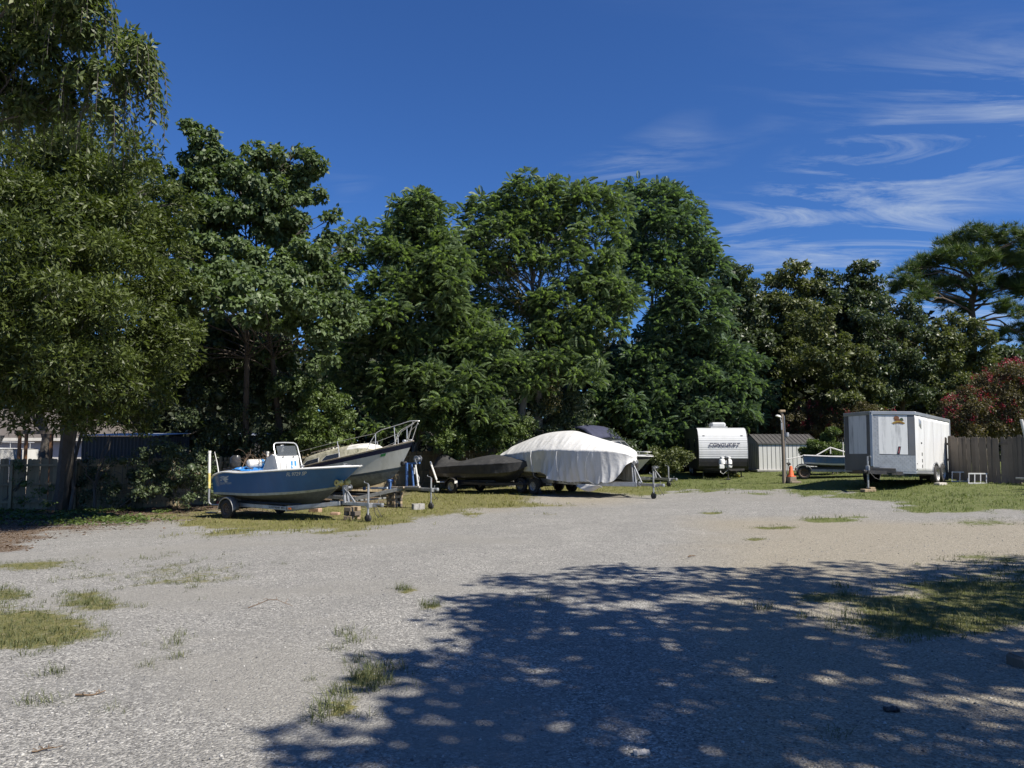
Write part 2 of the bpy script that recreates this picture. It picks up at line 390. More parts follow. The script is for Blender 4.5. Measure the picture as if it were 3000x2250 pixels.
def build_ground():
    fx = np.arange(-26, 26.01, .22); xs = np.concatenate([[-2500, -800, -300, -140, -80, -50, -36, -30], fx, [30, 36, 50, 80, 140, 300, 800, 2500]])
    ys = np.concatenate([[-2500, -500, -150, -60, -30, -15, -8, -4, -1, 1, 2, 2.6], np.arange(3, 12, .11), np.arange(12, 46, .22), [47, 49, 52, 56, 62, 70, 85, 110, 160, 300, 700, 1500, 3000]])
    X, Y = np.meshgrid(xs, ys); Z = Gz(X, Y)
    near = (np.abs(X) < 26) & (Y > 2) & (Y < 46)
    Z = Z+np.where(near, (fbm(X, Y, 1.4, 5)-.5)*.035+(vnoise(X, Y, .33, 9)-.5)*.012, 0)
    V = np.stack([X, Y, Z], -1).reshape(-1, 3); a, b = X.shape
    i = np.arange(a*b).reshape(a, b)
    Fc = np.stack([i[:-1, :-1], i[:-1, 1:], i[1:, 1:], i[1:, :-1]], -1).reshape(-1, 4)
    m, nt, bs = newmat('ground')
    tcn = N(nt, 'ShaderNodeTexCoord'); ob = tcn.outputs['Object']
    at = N(nt, 'ShaderNodeVertexColor', layer_name='zone'); sep = N(nt, 'ShaderNodeSeparateColor'); nt.links.new(at.outputs[0], sep.inputs[0])
    def vor(sc, feat='F1'):
        w = N(nt, 'ShaderNodeTexVoronoi', feature=feat); w.inputs['Scale'].default_value = sc; nt.links.new(ob, w.inputs['Vector']); return w
    v1 = vor(75); v2 = vor(42); v3 = vor(140)
    def rnd(v):
        s = N(nt, 'ShaderNodeSeparateColor'); nt.links.new(v.outputs['Color'], s.inputs[0]); return s.outputs[0]
    st = nramp(nt, rnd(v1), [(0, (.095, .092, .087)), (.4, (.205, .199, .184)), (.75, (.275, .266, .245)), (1, (.52, .505, .46))])
    st2 = nramp(nt, rnd(v2), [(0, (.11, .108, .104)), (.55, (.24, .232, .212)), (.85, (.36, .345, .31)), (1, (.66, .64, .58))])
    grit = nramp(nt, rnd(v3), [(0, (0.142, 0.139, 0.129)), (.6, (0.209, 0.205, 0.191)), (1, (0.285, 0.275, 0.255))])
    big = nramp(nt, nnoise(nt, ob, .9, 4), [(.35, 0), (.65, 1)])
    gr = nmix(nt, nmath(nt, 'MULTIPLY', nramp(nt, nnoise(nt, ob, 3, 3), [(.45, 0), (.65, 1)]), .6), st, grit)
    gr = nmix(nt, nmath(nt, 'MULTIPLY', nramp(nt, rnd(v2), [(.80, 0), (.86, 1)]), .4), gr, st2)
    gr = nmix(nt, nmath(nt, 'MULTIPLY', big, .25), gr, (0.142, 0.139, 0.132))
    gr = nmix(nt, nmath(nt, 'MULTIPLY', at.outputs['Alpha'], .75), gr, nmix(nt, nnoise(nt, ob, 30, 4), (0.200, 0.190, 0.171), (0.266, 0.257, 0.229)))
    tanc = nmix(nt, rnd(v1), (0.176, 0.153, 0.114), (0.361, 0.326, 0.254))
    gr = nmix(nt, nmath(nt, 'MULTIPLY', sep.outputs[1], .8), gr, tanc)
    lit = nmix(nt, nnoise(nt, ob, 26, 6, .7), (0.038, 0.024, 0.015), (0.150, 0.101, 0.064))
    lit = nmix(nt, nramp(nt, rnd(v1), [(.86, 0), (.9, 1)]), lit, (0.375, 0.345, 0.300))
    gr = nmix(nt, nramp(nt, nmath(nt, 'ADD', sep.outputs[2], nmath(nt, 'MULTIPLY', nmath(nt, 'SUBTRACT', nnoise(nt, ob, 6, 7, .75), .5), 1.5)), [(.35, 0), (.65, 1)]), gr, lit)
    soil = nmix(nt, nnoise(nt, ob, 1.1, 5, .6), (0.075, 0.083, 0.026), (0.195, 0.176, 0.068))
    sx = N(nt, 'ShaderNodeSeparateXYZ'); nt.links.new(ob, sx.inputs[0])
    soil = nmix(nt, nramp(nt, nmath(nt, 'MULTIPLY_ADD', sx.outputs[0], .1, .2), [(.5, 0), (1, 1)]), soil, nmix(nt, nnoise(nt, ob, 1.6, 5, .6), (.06, .085, .022), (.13, .15, .045)))
    soil = nmix(nt, nramp(nt, nnoise(nt, ob, 14, 5, .7), [(.5, 0), (.75, 1)]), soil, (0.270, 0.232, 0.150))
    gfac = nramp(nt, nmath(nt, 'ADD', sep.outputs[0], nmath(nt, 'MULTIPLY', nmath(nt, 'SUBTRACT', nnoise(nt, ob, 8, 7, .78), .5), 1.5)), [(.42, 0), (.66, 1)])
    c = nmix(nt, gfac, gr, soil)
    nt.links.new(c, bs.inputs['Base Color']); bs.inputs['Roughness'].default_value = .95; bs.inputs['Specular IOR Level'].default_value = .15
    hgt = nmath(nt, 'ADD', nmath(nt, 'MULTIPLY', v1.outputs['Distance'], .6), nmath(nt, 'ADD', nmath(nt, 'MULTIPLY', v2.outputs['Distance'], .9), nmath(nt, 'MULTIPLY', nnoise(nt, ob, 9, 6, .75), .7)))
    bn = N(nt, 'ShaderNodeBump'); bn.inputs['Strength'].default_value = .7; bn.inputs['Distance'].default_value = .02; bn.invert = True
    nt.links.new(hgt, bn.inputs['Height']); nt.links.new(bn.outputs[0], bs.inputs['Normal'])
    o = np_mesh('ground', V, Fc, 'ground', smooth=True); o['kind'] = 'structure'
    g, t, l, s = zones(X.ravel(), np.maximum(Y.ravel(), 2.51))
    at2 = o.data.color_attributes.new('zone', 'FLOAT_COLOR', 'POINT')
    at2.data.foreach_set('color', np.stack([g, t, l, s], -1).astype(np.float32).ravel())
    return o
build_ground()
def surf(x, y):
    z = Gz(x, y); return z+(fbm(x, y, 1.4, 5)-.5)*.035+(vnoise(x, y, .33, 9)-.5)*.012
def instance(tv, tf, pos, X, Z, s):
    """copies of a small template: N x (verts) with per-copy axes"""
    X = X/np.linalg.norm(X, axis=1, keepdims=True); Yv = np.cross(Z, X)
    Yv /= np.maximum(np.linalg.norm(Yv, axis=1, keepdims=True), 1e-6); Zv = np.cross(X, Yv)
    s = np.asarray(s).reshape(-1, 1, 1) if np.ndim(s) else s
    V = pos[:, None, :]+s*(tv[None, :, 0:1]*X[:, None]+tv[None, :, 1:2]*Yv[:, None]+tv[None, :, 2:3]*Zv[:, None])
    n = len(tv); Fa = tf[None]+(np.arange(len(pos))*n)[:, None, None]
    return V.reshape(-1, 3).astype(np.float32), Fa.reshape(-1, tf.shape[1]).astype(np.int32)
def join(lst):
    Vs = []; Fs = []; o = 0
    for V, f in lst: Vs.append(V); Fs.append(f+o); o += len(V)
    return np.concatenate(Vs), np.concatenate(Fs)
def stones():
    n = 15000
    r = RNG.random(n); y = 3.4+11*r**1.6; x = (RNG.random(n)*2-1)*(y*.78+.3)
    g, t, l, s = zones(x, y); keep = RNG.random(n) > np.maximum(g, s*.7); x = x[keep]; y = y[keep]; n = len(x)
    tv = np.array([(1, 0, 0), (0, 1, 0), (-1, 0, 0), (0, -1, 0), (.1, .1, .75), (0, 0, -.6)], float)
    tf = np.array([(0, 1, 4), (1, 2, 4), (2, 3, 4), (3, 0, 4), (1, 0, 5), (2, 1, 5), (3, 2, 5), (0, 3, 5)])
    pos = np.stack([x, y, surf(x, y)+.001], -1); a = RNG.random(n)*6.28
    sz = .0045+.011*RNG.random(n)**3
    V, Fa = instance(tv, tf, pos, np.stack([np.cos(a), np.sin(a), RNG.normal(0, .2, n)], -1), np.stack([RNG.normal(0, .25, n), RNG.normal(0, .25, n), np.ones(n)], -1), sz)
    V += RNG.normal(0, .0016, V.shape)
    m, nt, b = newmat('stone'); gi = N(nt, 'ShaderNodeNewGeometry')
    nt.links.new(nramp(nt, gi.outputs['Random Per Island'], [(0, (0.090, 0.090, 0.092)), (.5, (0.213, 0.210, 0.202)), (.8, (0.291, 0.280, 0.263)), (1, (0.437, 0.426, 0.398))]), b.inputs['Base Color']); b.inputs['Roughness'].default_value = .85
    o = np_mesh('gravel', V, Fa, 'stone'); tag(o, 'loose grey and pale stones strewn over the yard', 'gravel', kind='stuff')
stones()
# ------------------------------------------------------------------ vegetation
DIA = (np.array([(0, 0, 0), (.45, .5, .10), (1, 0, -.06), (.45, -.5, .10)], float), np.array([(0, 1, 2, 3)]))
def leaf_t(w, fold=.1): return (np.array([(0, 0, 0), (.42, w/2, fold*w), (1, 0, -.08), (.42, -w/2, fold*w)], float), np.array([(0, 1, 2, 3)]))
def frond_t(n=7, w=.165, droop=.55, ll=.30):
    v = []; f = []
    for k in range(n):
        t = .18+.82*k/(n-1); x = t*(1-.15*t); z = -droop*t*t+.10*t
        L = ll*(.55+.75*math.sin(math.pi*min(1, t*.85+.1)))
        for sg in (-1, 1):
            o = len(v); a = .6
            bx = x; tip = (bx+L*math.cos(a)*.6, sg*L*math.sin(a)*1.3, z-L*.42)
            mid = (bx+L*.30, sg*L*.38, z-L*.05); md2 = (bx+L*.14, sg*L*.42, z-L*.25)
            v += [(bx-w*.35, 0, z), tip, (mid[0]+w*.75, mid[1]-sg*w*.2, mid[2]+.01)]
            f.append((o, o+1, o+2))
    return np.array(v), np.array(f)
leafmat('leaf_oak', (0.030, 0.044, 0.010), (0.088, 0.117, 0.023), (0.175, 0.206, 0.062), .5, .35)
leafmat('leaf_near', (0.043, 0.062, 0.021), (0.103, 0.138, 0.042), (0.257, 0.275, 0.105), .5, .40)
leafmat('leaf_tallow', (0.048, 0.071, 0.026), (0.107, 0.156, 0.058), (0.214, 0.274, 0.111), .55, .35)
leafmat('leaf_feather', (0.073, 0.113, 0.052), (0.166, 0.233, 0.107), (0.278, 0.349, 0.163), .55, .45)
leafmat('leaf_feather2', (0.063, 0.104, 0.062), (0.139, 0.210, 0.121), (0.225, 0.302, 0.178), .55, .45)
leafmat('leaf_dark', (0.030, 0.046, 0.023), (0.078, 0.107, 0.048), (0.162, 0.190, 0.087), .46, .28)
leafmat('leaf_dark2', (0.041, 0.057, 0.021), (0.116, 0.136, 0.046), (0.231, 0.238, 0.092), .46, .30)
leafmat('leaf_pine', (0.032, 0.061, 0.022), (0.090, 0.134, 0.036), (0.234, 0.270, 0.072), .5, .25)
leafmat('leaf_myrtle', (0.048, 0.040, 0.023), (0.102, 0.090, 0.036), (0.178, 0.083, 0.042), .6, .35)
leafmat('petal', (0.170, 0.010, 0.025), (0.289, 0.019, 0.047), (0.391, 0.043, 0.085), .6, .3)
leafmat('leaf_shrub', (0.045, 0.078, 0.021), (0.113, 0.158, 0.041), (0.194, 0.254, 0.075), .52, .35)
leafmat('leaf_vine', (.05, .045, .012), (.11, .095, .025), (.18, .15, .05), .5, .35)
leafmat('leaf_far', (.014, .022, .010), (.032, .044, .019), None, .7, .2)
barkmat('bark_grey', (.10, .088, .075)); barkmat('bark_pale', (.20, .19, .17)); barkmat('bark_dark', (.075, .06, .048)); barkmat('bark_pine', (.12, .09, .07))
def unit(n): d = RNG.normal(size=(n, 3)); return d/np.linalg.norm(d, axis=1, keepdims=True)
def crown_points(clumps, per_m2, sub=.42, up=.25, flat=.8):
    """points on the leafy outer shells of sub-clumps that sit on each clump; returns points and outward directions"""
    Ps = []; Ds = []
    for (cx, cy, cz, r) in clumps:
        k = max(6, int(7*r*r+6)); dd = unit(k); dd[:, 2] = dd[:, 2]*flat+up*.6
        dd /= np.linalg.norm(dd, axis=1, keepdims=True)
        rr = r*(.45+.55*RNG.random((k, 1)))
        sc = np.array([cx, cy, cz])+dd*rr*np.array([1, 1, flat]); sr = r*sub*(.55+.7*RNG.random(k))
        for c, q in zip(sc, sr):
            n = max(4, int(per_m2*4*math.pi*q*q*.75)); d = unit(n); d[:, 2] += up; d /= np.linalg.norm(d, axis=1, keepdims=True)
            rad = q*(.35+.65*RNG.random((n, 1))**.5)
            Ps.append(c+d*rad*np.array([1, 1, .78])); Ds.append(d)
    return np.concatenate(Ps), np.concatenate(Ds)
def inner(c, q):  # solid lump added inside a crown to block sky between the leaves
    """ragged inner mass of one clump, hidden by its leaves"""
    a, b = np.meshgrid(np.linspace(0, 2*np.pi, 11)[:-1], np.linspace(.15, np.pi-.15, 7)); r = c[3]*q*(.7+.6*RNG.random(a.shape))
    V = np.stack([c[0]+r*np.sin(b)*np.cos(a), c[1]+r*np.sin(b)*np.sin(a), c[2]+r*.8*np.cos(b)], -1).reshape(-1, 3)
    i = np.arange(70).reshape(7, 10); f = np.stack([i[:-1], np.roll(i, -1, 1)[:-1], np.roll(i, -1, 1)[1:], i[1:]], -1).reshape(-1, 4)
    return V, f
def foliage(name, parent, mat, clumps, kind, size, per_m2, core=0, **k):
    p, d = crown_points(clumps, per_m2, **k); n = len(p)
    s = size*(.65+.7*RNG.random(n))
    if kind == 'frond':
        X = d*np.array([1, 1, .35])+np.array([0, 0, .18])+RNG.normal(0, .35, (n, 3)); Z = np.tile([0, 0, 1.0], (n, 1))+RNG.normal(0, .25, (n, 3))
        V, Fa = instance(*frond_t(), p, X, Z, s)
    elif kind == 'tuft':
        nn = 32; dd = unit(nn); dd[:, 2] = np.abs(dd[:, 2])*.7+dd[:, 2]*.3
        v = []; f = []
        for j, q in enumerate(dd):
            side = np.cross(q, unit(1)[0]); side /= np.linalg.norm(side); v += [q*.05-side*.034, q*.05+side*.034, q*(.8+.3*RNG.random())]; f.append((3*j, 3*j+1, 3*j+2))
        V, Fa = instance(np.array(v), np.array(f), p, d+RNG.normal(0, .4, (n, 3)), np.tile([0, 0, 1.0], (n, 1)), s)
    else:
        w, dr = kind
        X = d*.55+RNG.normal(0, .55, (n, 3))+np.array([0, 0, -dr]); Z = d*.7+RNG.normal(0, .55, (n, 3))+np.array([0, 0, .55])
        V, Fa = instance(*leaf_t(w), p, X, Z, s)
        if core: V, Fa = join([(V, Fa)]+[inner(c, core) for c in clumps])
    return np_mesh(name, V, Fa, mat, parent)
def limb(mb, a, b, r0, r1, n=7, sag=.12, seg=5):
    a = Vector(a); b = Vector(b); L = (b-a).length; pts = []; rs = []
    j1 = Vector(RNG.normal(0, 1, 3))*L*sag*.5
    for i in range(seg+1):
        t = i/seg; p = a.lerp(b, t)+j1*math.sin(math.pi*t)+Vector((0, 0, L*sag*math.sin(math.pi*t)*.5))
        if 0 < i < seg: p += Vector(RNG.normal(0, 1, 3))*L*.015
        pts.append(p); rs.append(r0+(r1-r0)*t)
    mb.tube(pts, rs, n); return pts
def tree(name, label, base, clumps, mat, kind, size, per_m2, bark, r0, cat='tree', group=None, fork=.35, extra=None, twigs=2, lr=.2, limbs=1.0, lean=0, back=True, trunks=None, **k):
    """base: ground point; clumps: world (x, y, z, radius)"""
    bx, by = base; t = thing(name, label, cat, (bx, by, G(bx, by)-.05), 0, group)
    o = t.location; cl = np.array(clumps, float); cl[:, :3] -= np.array(o)
    cen = cl[:, :3].mean(0); top = cl[:, 2].max(); mb = MB()
    for (tx, ty) in (trunks or [(0, 0)]):
        fk = Vector((tx+(cen[0]-tx)*.45+lean, ty+(cen[1]-ty)*.45, top*fork)); a = Vector((tx, ty, 0))
        mb.tube([a-Vector((0, 0, .2)), a+Vector((0, 0, .05)), a+(fk-a)*.12+Vector((.02, 0, 0)), a+(fk-a)*.55+Vector(RNG.normal(0, .05, 3)), fk], [r0*1.6, r0*1.35, r0*1.02, r0*.86, r0*.72], 10)
        ldr = Vector((cen[0]*.8+tx*.2, cen[1], top*.86)); limb(mb, fk, ldr, r0*.72, r0*.14, 8, .05)
        for c in cl:
            q = Vector(c[:3]); m = fk.lerp(ldr, max(0, min(.9, (q.z-fk.z)/(max(ldr.z-fk.z, .3))*.75-.1)))
            if (trunks and RNG.random() < .5) or RNG.random() > limbs: continue
            pts = limb(mb, m, q, r0*lr, r0*.06, 6, .10)
            for j in range(twigs):
                e = q+Vector(unit(1)[0])*float(c[3])*.8; limb(mb, pts[3+j % 2], e, r0*.10, .008, 5, .12, 4)
    mb.build('trunk', bark, t, True)
    foliage('crown', t, mat, cl, kind, size, per_m2, **k)
    if extra: extra(t, cl, o)
    return t
def C(Y, *lst):
    """clumps from (photo u, v, radius in photo pixels, metres nearer(-)/farther(+) than Y)"""
    out = []
    for q in lst:
        u, v, r = q[:3]; dy = q[3] if len(q) > 3 else RNG.normal(0, .25)
        p = P(u, v, Y+dy); out.append((p.x, p.y, p.z, 1.2*r*(Y+dy)/F))
    return out
def fill(cl, dy, k=.9, n=None):
    """a deeper row of clumps so that the crown is round, not a screen"""
    a = [c for i, c in enumerate(cl) if n is None or i % n == 0]
    return cl+[(c[0]+RNG.normal(0, .4), c[1]+dy+RNG.normal(0, .3), c[2]-.2, c[3]*k) for c in a]
# left: oak with narrow leaves over the fence, its trunk in front of the fence
b = gnd(178, 1492)
cl = C(19.5, (60, 470, 120), (200, 470, 110), (330, 470, 95), (20, 620, 130), (170, 610, 130), (300, 600, 115), (375, 420, 45), (395, 620, 60), (60, 770, 135, -1.5), (210, 760, 130, -1.8), (340, 750, 95, -.6), (400, 770, 60),
       (40, 920, 130, -2), (190, 910, 125, -2.2), (310, 900, 95, -1), (345, 900, 50), (50, 1060, 120, -1.5), (190, 1060, 110, -1.8), (300, 1040, 80), (30, 1165, 70), (140, 1170, 72, -.5), (235, 1150, 70, -.8), (300, 1130, 45), (-120, 600, 160), (-130, 850, 160), (-110, 1050, 130), (40, 1215, 60, .5), (110, 1225, 55, .8), (190, 1215, 55, .5), (260, 1200, 52, .3), (330, 1180, 45, .5), (370, 1090, 50, .5), (60, 1130, 80, -1), (240, 1240, 40, 1.5), (110, 380, 110, 1), (250, 360, 70, 1.5))
tree('oak_tree', 'large olive green oak with narrow leaves and a thick trunk at the far left', (b.x, b.y), fill(cl, 3.0, .9, 1), 'leaf_oak', (.29, .15), .17, 84, 'bark_grey', .27, fork=.42, sub=.42)
# overhanging near branch, upper left corner; its trunk stands left of the view
cl = C(9.2, (40, 60, 85), (150, 60, 85), (250, 70, 75), (330, 130, 62), (395, 150, 50), (440, 190, 34), (60, 190, 90), (180, 200, 85), (290, 220, 70), (385, 235, 50), (430, 260, 28), (120, 300, 70, .5), (240, 310, 60, .4), (310, 320, 45), (30, 320, 80), (-110, 80, 130), (-120, 280, 130), (90, -60, 120), (220, -40, 80), (-240, 150, 150))
def hang(t, cl, o):
    lst = []; mb = MB(); nn = 0
    for c in cl:
        for j in range(int(9+c[3]*14)):
            d = Vector(unit(1)[0]); a = Vector(c[:3])+Vector((d.x, d.y, abs(d.z)*.4))*float(c[3])*.9
            L = .35+.45*RNG.random(); out = Vector((d.x, d.y, 0)).normalized()*.5 if (abs(d.x)+abs(d.y)) > .1 else Vector((.5, 0, 0))
            pts = [a+out*(L*.9*t2*(1-.5*t2))-Vector((0, 0, L*t2*t2)) for t2 in (0, .25, .5, .75, 1)]
            mb.tube(pts, [.006, .005, .004, .003, .002], 4)
            m = 15; tt = np.linspace(.1, 1, m); pp = np.array([[q for q in pts[0].lerp(pts[0], 0)]]*m)
            for i2, t2 in enumerate(tt):
                pp[i2] = a+out*(L*.9*t2*(1-.5*t2))-Vector((0, 0, L*t2*t2))
            sgn = np.where(np.arange(m) % 2 == 0, 1, -1)[:, None]; sd2 = np.array([-out.y, out.x, 0])*2
            X = sd2[None]*sgn*.7+np.array([out.x, out.y, -1.0])*.7+RNG.normal(0, .22, (m, 3)); Z = np.array([out.x, out.y, .9])[None]+RNG.normal(0, .3, (m, 3))
            lst.append(instance(*leaf_t(.36), pp, X, Z, .105*(.7+.5*RNG.random(m))))
    mb.build('twig', 'bark_grey', t, True); V, Fa = join(lst); np_mesh('hanging_leaves', V, Fa, 'leaf_near', t)
tree('overhanging_tree', 'near tree with drooping leafy sprays hanging into the top left corner', (-9.6, 7.6), cl, 'leaf_near', (.38, .5), .10, 520, 'bark_grey', .11, fork=.5, lr=.16, limbs=.22, extra=hang, twigs=1)
# tallow tree, tall, round leaved, hollow and dark underneath
cl = C(27, (560, 380, 32), (600, 420, 42), (570, 470, 38), (640, 470, 50), (740, 425, 24), (755, 470, 42), (800, 460, 36), (880, 440, 26), (905, 490, 42), (860, 510, 45), (690, 520, 55), (590, 540, 55), (480, 500, 38), (470, 570, 50), (530, 620, 55), (780, 560, 60), (860, 590, 50), (620, 620, 65),
       (720, 640, 65), (830, 670, 60), (975, 635, 26), (945, 700, 40), (900, 740, 55), (440, 660, 50), (500, 720, 60), (590, 730, 60, -.5), (690, 750, 62, -.7), (790, 770, 60, -.8), (870, 820, 55, -.8), (430, 780, 55, -1.5), (520, 820, 58, -3.2), (620, 830, 58, -3.6), (720, 850, 58, -3.6), (820, 880, 55, -3), (900, 900, 55, -2), (480, 860, 55, -3.5), (570, 800, 60, -2.6), (670, 800, 60, -2.6), (770, 830, 58, -2.6), (380, 860, 50, -2.5), (640, 880, 50, -4.2), (540, 870, 50, -4.2), (740, 900, 45, -4.2), (960, 830, 45),
       (450, 890, 50, -.8), (560, 900, 40, -1), (1000, 900, 45), (940, 980, 50, -.6), (870, 960, 42, -.8), (960, 1060, 48, -.4), (400, 1000, 50, .5), (470, 1050, 55, 1.5), (560, 1000, 60, 3), (680, 1000, 70, 3.5), (800, 1050, 60, 3), (640, 1100, 70, 4), (520, 1140, 60, 3), (760, 1150, 60, 4), (860, 1130, 50, 2))
tree('tallow_tree', 'tall broad tree with rounded pale green leaves and a dark hollow behind the blue boat', (-11.0, 29.5), fill(cl[:52], 3.0, .9, 2)+cl[52:], 'leaf_tallow', (.74, .75), .17, 145, 'bark_dark', .14, fork=.4, sub=.40, trunks=[(0, 0), (1.6, .8)])
# feathery trees in the middle
cl = C(32, (1222, 605, 48), (1190, 660, 45), (1250, 650, 50), (1145, 690, 38), (1290, 700, 45), (1210, 730, 60), (1310, 770, 48), (1150, 760, 50), (1260, 810, 60), (1330, 830, 40), (1190, 850, 60), (1110, 830, 45), (1280, 880, 55), (1050, 880, 50), (1130, 920, 55), (1020, 770, 42), (1040, 700, 38), (1100, 740, 36), (1170, 610, 30), (1275, 625, 32), (1340, 760, 36), (990, 800, 40), (1000, 960, 50))
tree('chinaberry_tree', 'feathery green tree whose narrow top stands alone against the sky', (-5.2, 38.5), fill(cl, 2.2, .9, 2), 'leaf_feather', 'frond', .40, 20, 'bark_pale', .16, sub=.45, up=.4)
cl = C(33.5, (1290, 950, 60), (1370, 960, 60), (1450, 990, 55), (1220, 1000, 60), (1150, 1000, 55), (1070, 1020, 55), (1340, 1050, 62), (1430, 1080, 60), (1500, 1070, 42), (1250, 1090, 62), (1160, 1100, 55), (1060, 1120, 50), (1380, 1140, 60), (1470, 1150, 48), (1290, 1170, 55), (1540, 1130, 26), (1180, 1190, 50), (1090, 1200, 48), (1240, 1240, 45), (1120, 1265, 40), (1400, 1215, 45), (1480, 1225, 36), (1000, 1080, 45), (1290, 1290, 30))
tree('feathery_tree', 'wide low feathery tree with weeping fronds above the bow of the sailboat', (-3.9, 37.2), fill(cl, 2.0, .9, 2), 'leaf_feather', 'frond', .40, 19, 'bark_pale', .14, fork=.3, sub=.45, up=.4, trunks=[(0, 0), (-1.8, .3)])
def vines(pts_list):
    def f(t, cl, o):
        P2 = []; D2 = []
        for (u0, v0, u1, v1, Y, rad) in pts_list:
            a = P(u0, v0, Y)-o; bb = P(u1, v1, Y)-o; n = int((bb-a).length*260); tt = RNG.random(n)
            dd = unit(n)*np.array([1, 1, .4]); c = np.array(a)[None]+(np.array(bb)-np.array(a))[None]*tt[:, None]
            P2.append(c+dd*rad*(.6+.6*RNG.random((n, 1)))); D2.append(dd)
        p = np.concatenate(P2); d = np.concatenate(D2); n = len(p)
        V, Fa = instance(*leaf_t(.6), p, d*.4+np.array([0, 0, -.8])+RNG.normal(0, .3, (n, 3)), d+RNG.normal(0, .3, (n, 3)), .10*(.6+.6*RNG.random(n)))
        np_mesh('vine', V, Fa, 'leaf_vine', t)
    return f
cl = C(34, (1540, 565, 45), (1590, 560, 40), (1480, 600, 40), (1420, 620, 42), (1370, 640, 36), (1395, 690, 45), (1650, 580, 45), (1700, 590, 45), (1760, 590, 42), (1800, 620, 38), (1570, 640, 55), (1480, 680, 50), (1660, 660, 50), (1740, 680, 50), (1400, 740, 40), (1430, 790, 42), (1520, 750, 50), (1810, 690, 36), (1780, 760, 45), (1690, 760, 50), (1370, 800, 30),
       (1600, 780, 42), (1760, 840, 50), (1680, 850, 50), (1810, 870, 45), (1620, 900, 55), (1720, 930, 55), (1600, 980, 55), (1690, 1010, 55), (1780, 960, 50), (1620, 1070, 55), (1720, 1090, 50), (1570, 1130, 45), (1480, 870, 36, 1.5), (1530, 900, 36, 1.5), (1845, 900, 38), (1380, 880, 36, 1), (1430, 930, 40, 1), (1350, 730, 32))
tree('vine_clad_tree', 'tallest spreading tree with brown vines climbing its leaning trunks', (1.2, 36.0), fill(cl, 2.5, .9, 2), 'leaf_feather', 'frond', .41, 18, 'bark_pale', .24, fork=.34, sub=.44, up=.4, extra=vines([(1600, 1010, 1610, 640, 34.2, .5), (1560, 1000, 1480, 720, 34.2, .5), (1700, 700, 1620, 1000, 34, .4), (1625, 1200, 1610, 1000, 34, .45)]), trunks=[(0, 0), (-1.2, -.5)])
cl = C(41, (1850, 560, 34), (1900, 570, 40), (1960, 590, 40), (2010, 620, 42), (1880, 640, 50), (1960, 670, 50), (2040, 680, 42), (2060, 740, 42), (1850, 720, 45), (1920, 750, 52), (2000, 770, 50), (2090, 800, 42), (1850, 800, 42), (1930, 840, 50), (2020, 860, 52), (2105, 870, 40), (1980, 920, 50), (2070, 940, 50), (1930, 960, 36), (1840, 880, 34))
tree('domed_tree', 'tall feathery tree with a domed top to the right of the vine clad tree', (8.3, 45.0), fill(cl, 2.5, .9, 2), 'leaf_feather2', 'frond', .45, 15, 'bark_pale', .17, fork=.5, sub=.44, up=.4)
cl = C(42.0, (1860, 1050, 48), (1930, 1040, 50), (2000, 1020, 50), (2080, 1010, 50), (2140, 1050, 50), (2200, 1080, 42), (1900, 1120, 52), (1980, 1110, 52), (2060, 1110, 52), (2150, 1140, 50), (2220, 1160, 40), (1820, 1130, 48), (1850, 1200, 50), (1930, 1200, 52), (2010, 1200, 50), (2090, 1210, 48), (2170, 1220, 46), (2215, 1240, 36), (1890, 1270, 45), (1960, 1290, 45), (2000, 1250, 40), (1930, 1330, 32), (1760, 1180, 45), (1720, 1240, 32), (2180, 1275, 30, 2))
tree('sumac_tree', 'low spreading blue green feathery tree behind the camper', (9.5, 43.5), fill(cl, 1.8, .9, 2), 'leaf_feather2', 'frond', .45, 15, 'bark_grey', .12, fork=.25, sub=.45, up=.4, trunks=[(0, 0), (2.2, .5), (-1.5, .2)])
# right: dark trees beyond the shed
def dk(name, label, base, Y, *lst, mat='leaf_dark', sz=.24, den=80, kind=(.5, .3), bark='bark_dark', r=.2):
    cl = C(Y, *lst); return tree(name, label, base, fill(cl, 2.5, .9, 2), mat, kind, sz, den, bark, r, twigs=1, sub=.42, core=.3)
dk('magnolia_tree', 'slim dark tree standing just right of the domed tree', (15.5, 48), 46, (2155, 800, 36), (2130, 850, 34), (2185, 860, 40), (2140, 920, 45), (2200, 940, 45), (2160, 1000, 48), (2220, 1010, 45), (2190, 1080, 45), (2240, 900, 34))
dk('bay_tree', 'dark leafy tree with two blunt tops above the shed roof', (19.5, 48), 46, (2330, 790, 28), (2310, 830, 36), (2290, 810, 26), (2355, 850, 36), (2270, 880, 40), (2330, 900, 45), (2290, 960, 48), (2360, 970, 45), (2310, 1040, 48), (2270, 1100, 45), (2350, 1110, 45), (2300, 1170, 40), mat='leaf_dark2')
dk('holly_tree', 'narrow pointed dark tree between two bushier dark tops', (22.5, 48), 46.5, (2408, 800, 20), (2410, 845, 32), (2430, 880, 36), (2400, 930, 42), (2440, 960, 42), (2400, 1020, 45), (2440, 1060, 45), (2400, 1120, 42), (2440, 1170, 40))
dk('laurel_tree', 'dark tree with a double rounded top left of the tall pine', (25, 48), 46, (2510, 790, 24), (2555, 790, 26), (2500, 830, 32), (2550, 840, 36), (2490, 880, 40), (2560, 890, 40), (2500, 950, 45), (2580, 950, 40), (2530, 1010, 48), (2480, 1080, 45), (2560, 1090, 48), (2530, 1160, 42))
dk('young_oak_tree', 'yellowish green tree in front of the dark row above the white trailer', (21, 42), 40.5, (2410, 910, 32), (2390, 960, 40), (2430, 1000, 42), (2490, 1040, 45), (2400, 1050, 42), (2530, 1060, 38), (2450, 1100, 42), (2530, 1130, 42), (2470, 1170, 38), (2560, 1190, 30), mat='leaf_dark2', sz=.19, den=110)
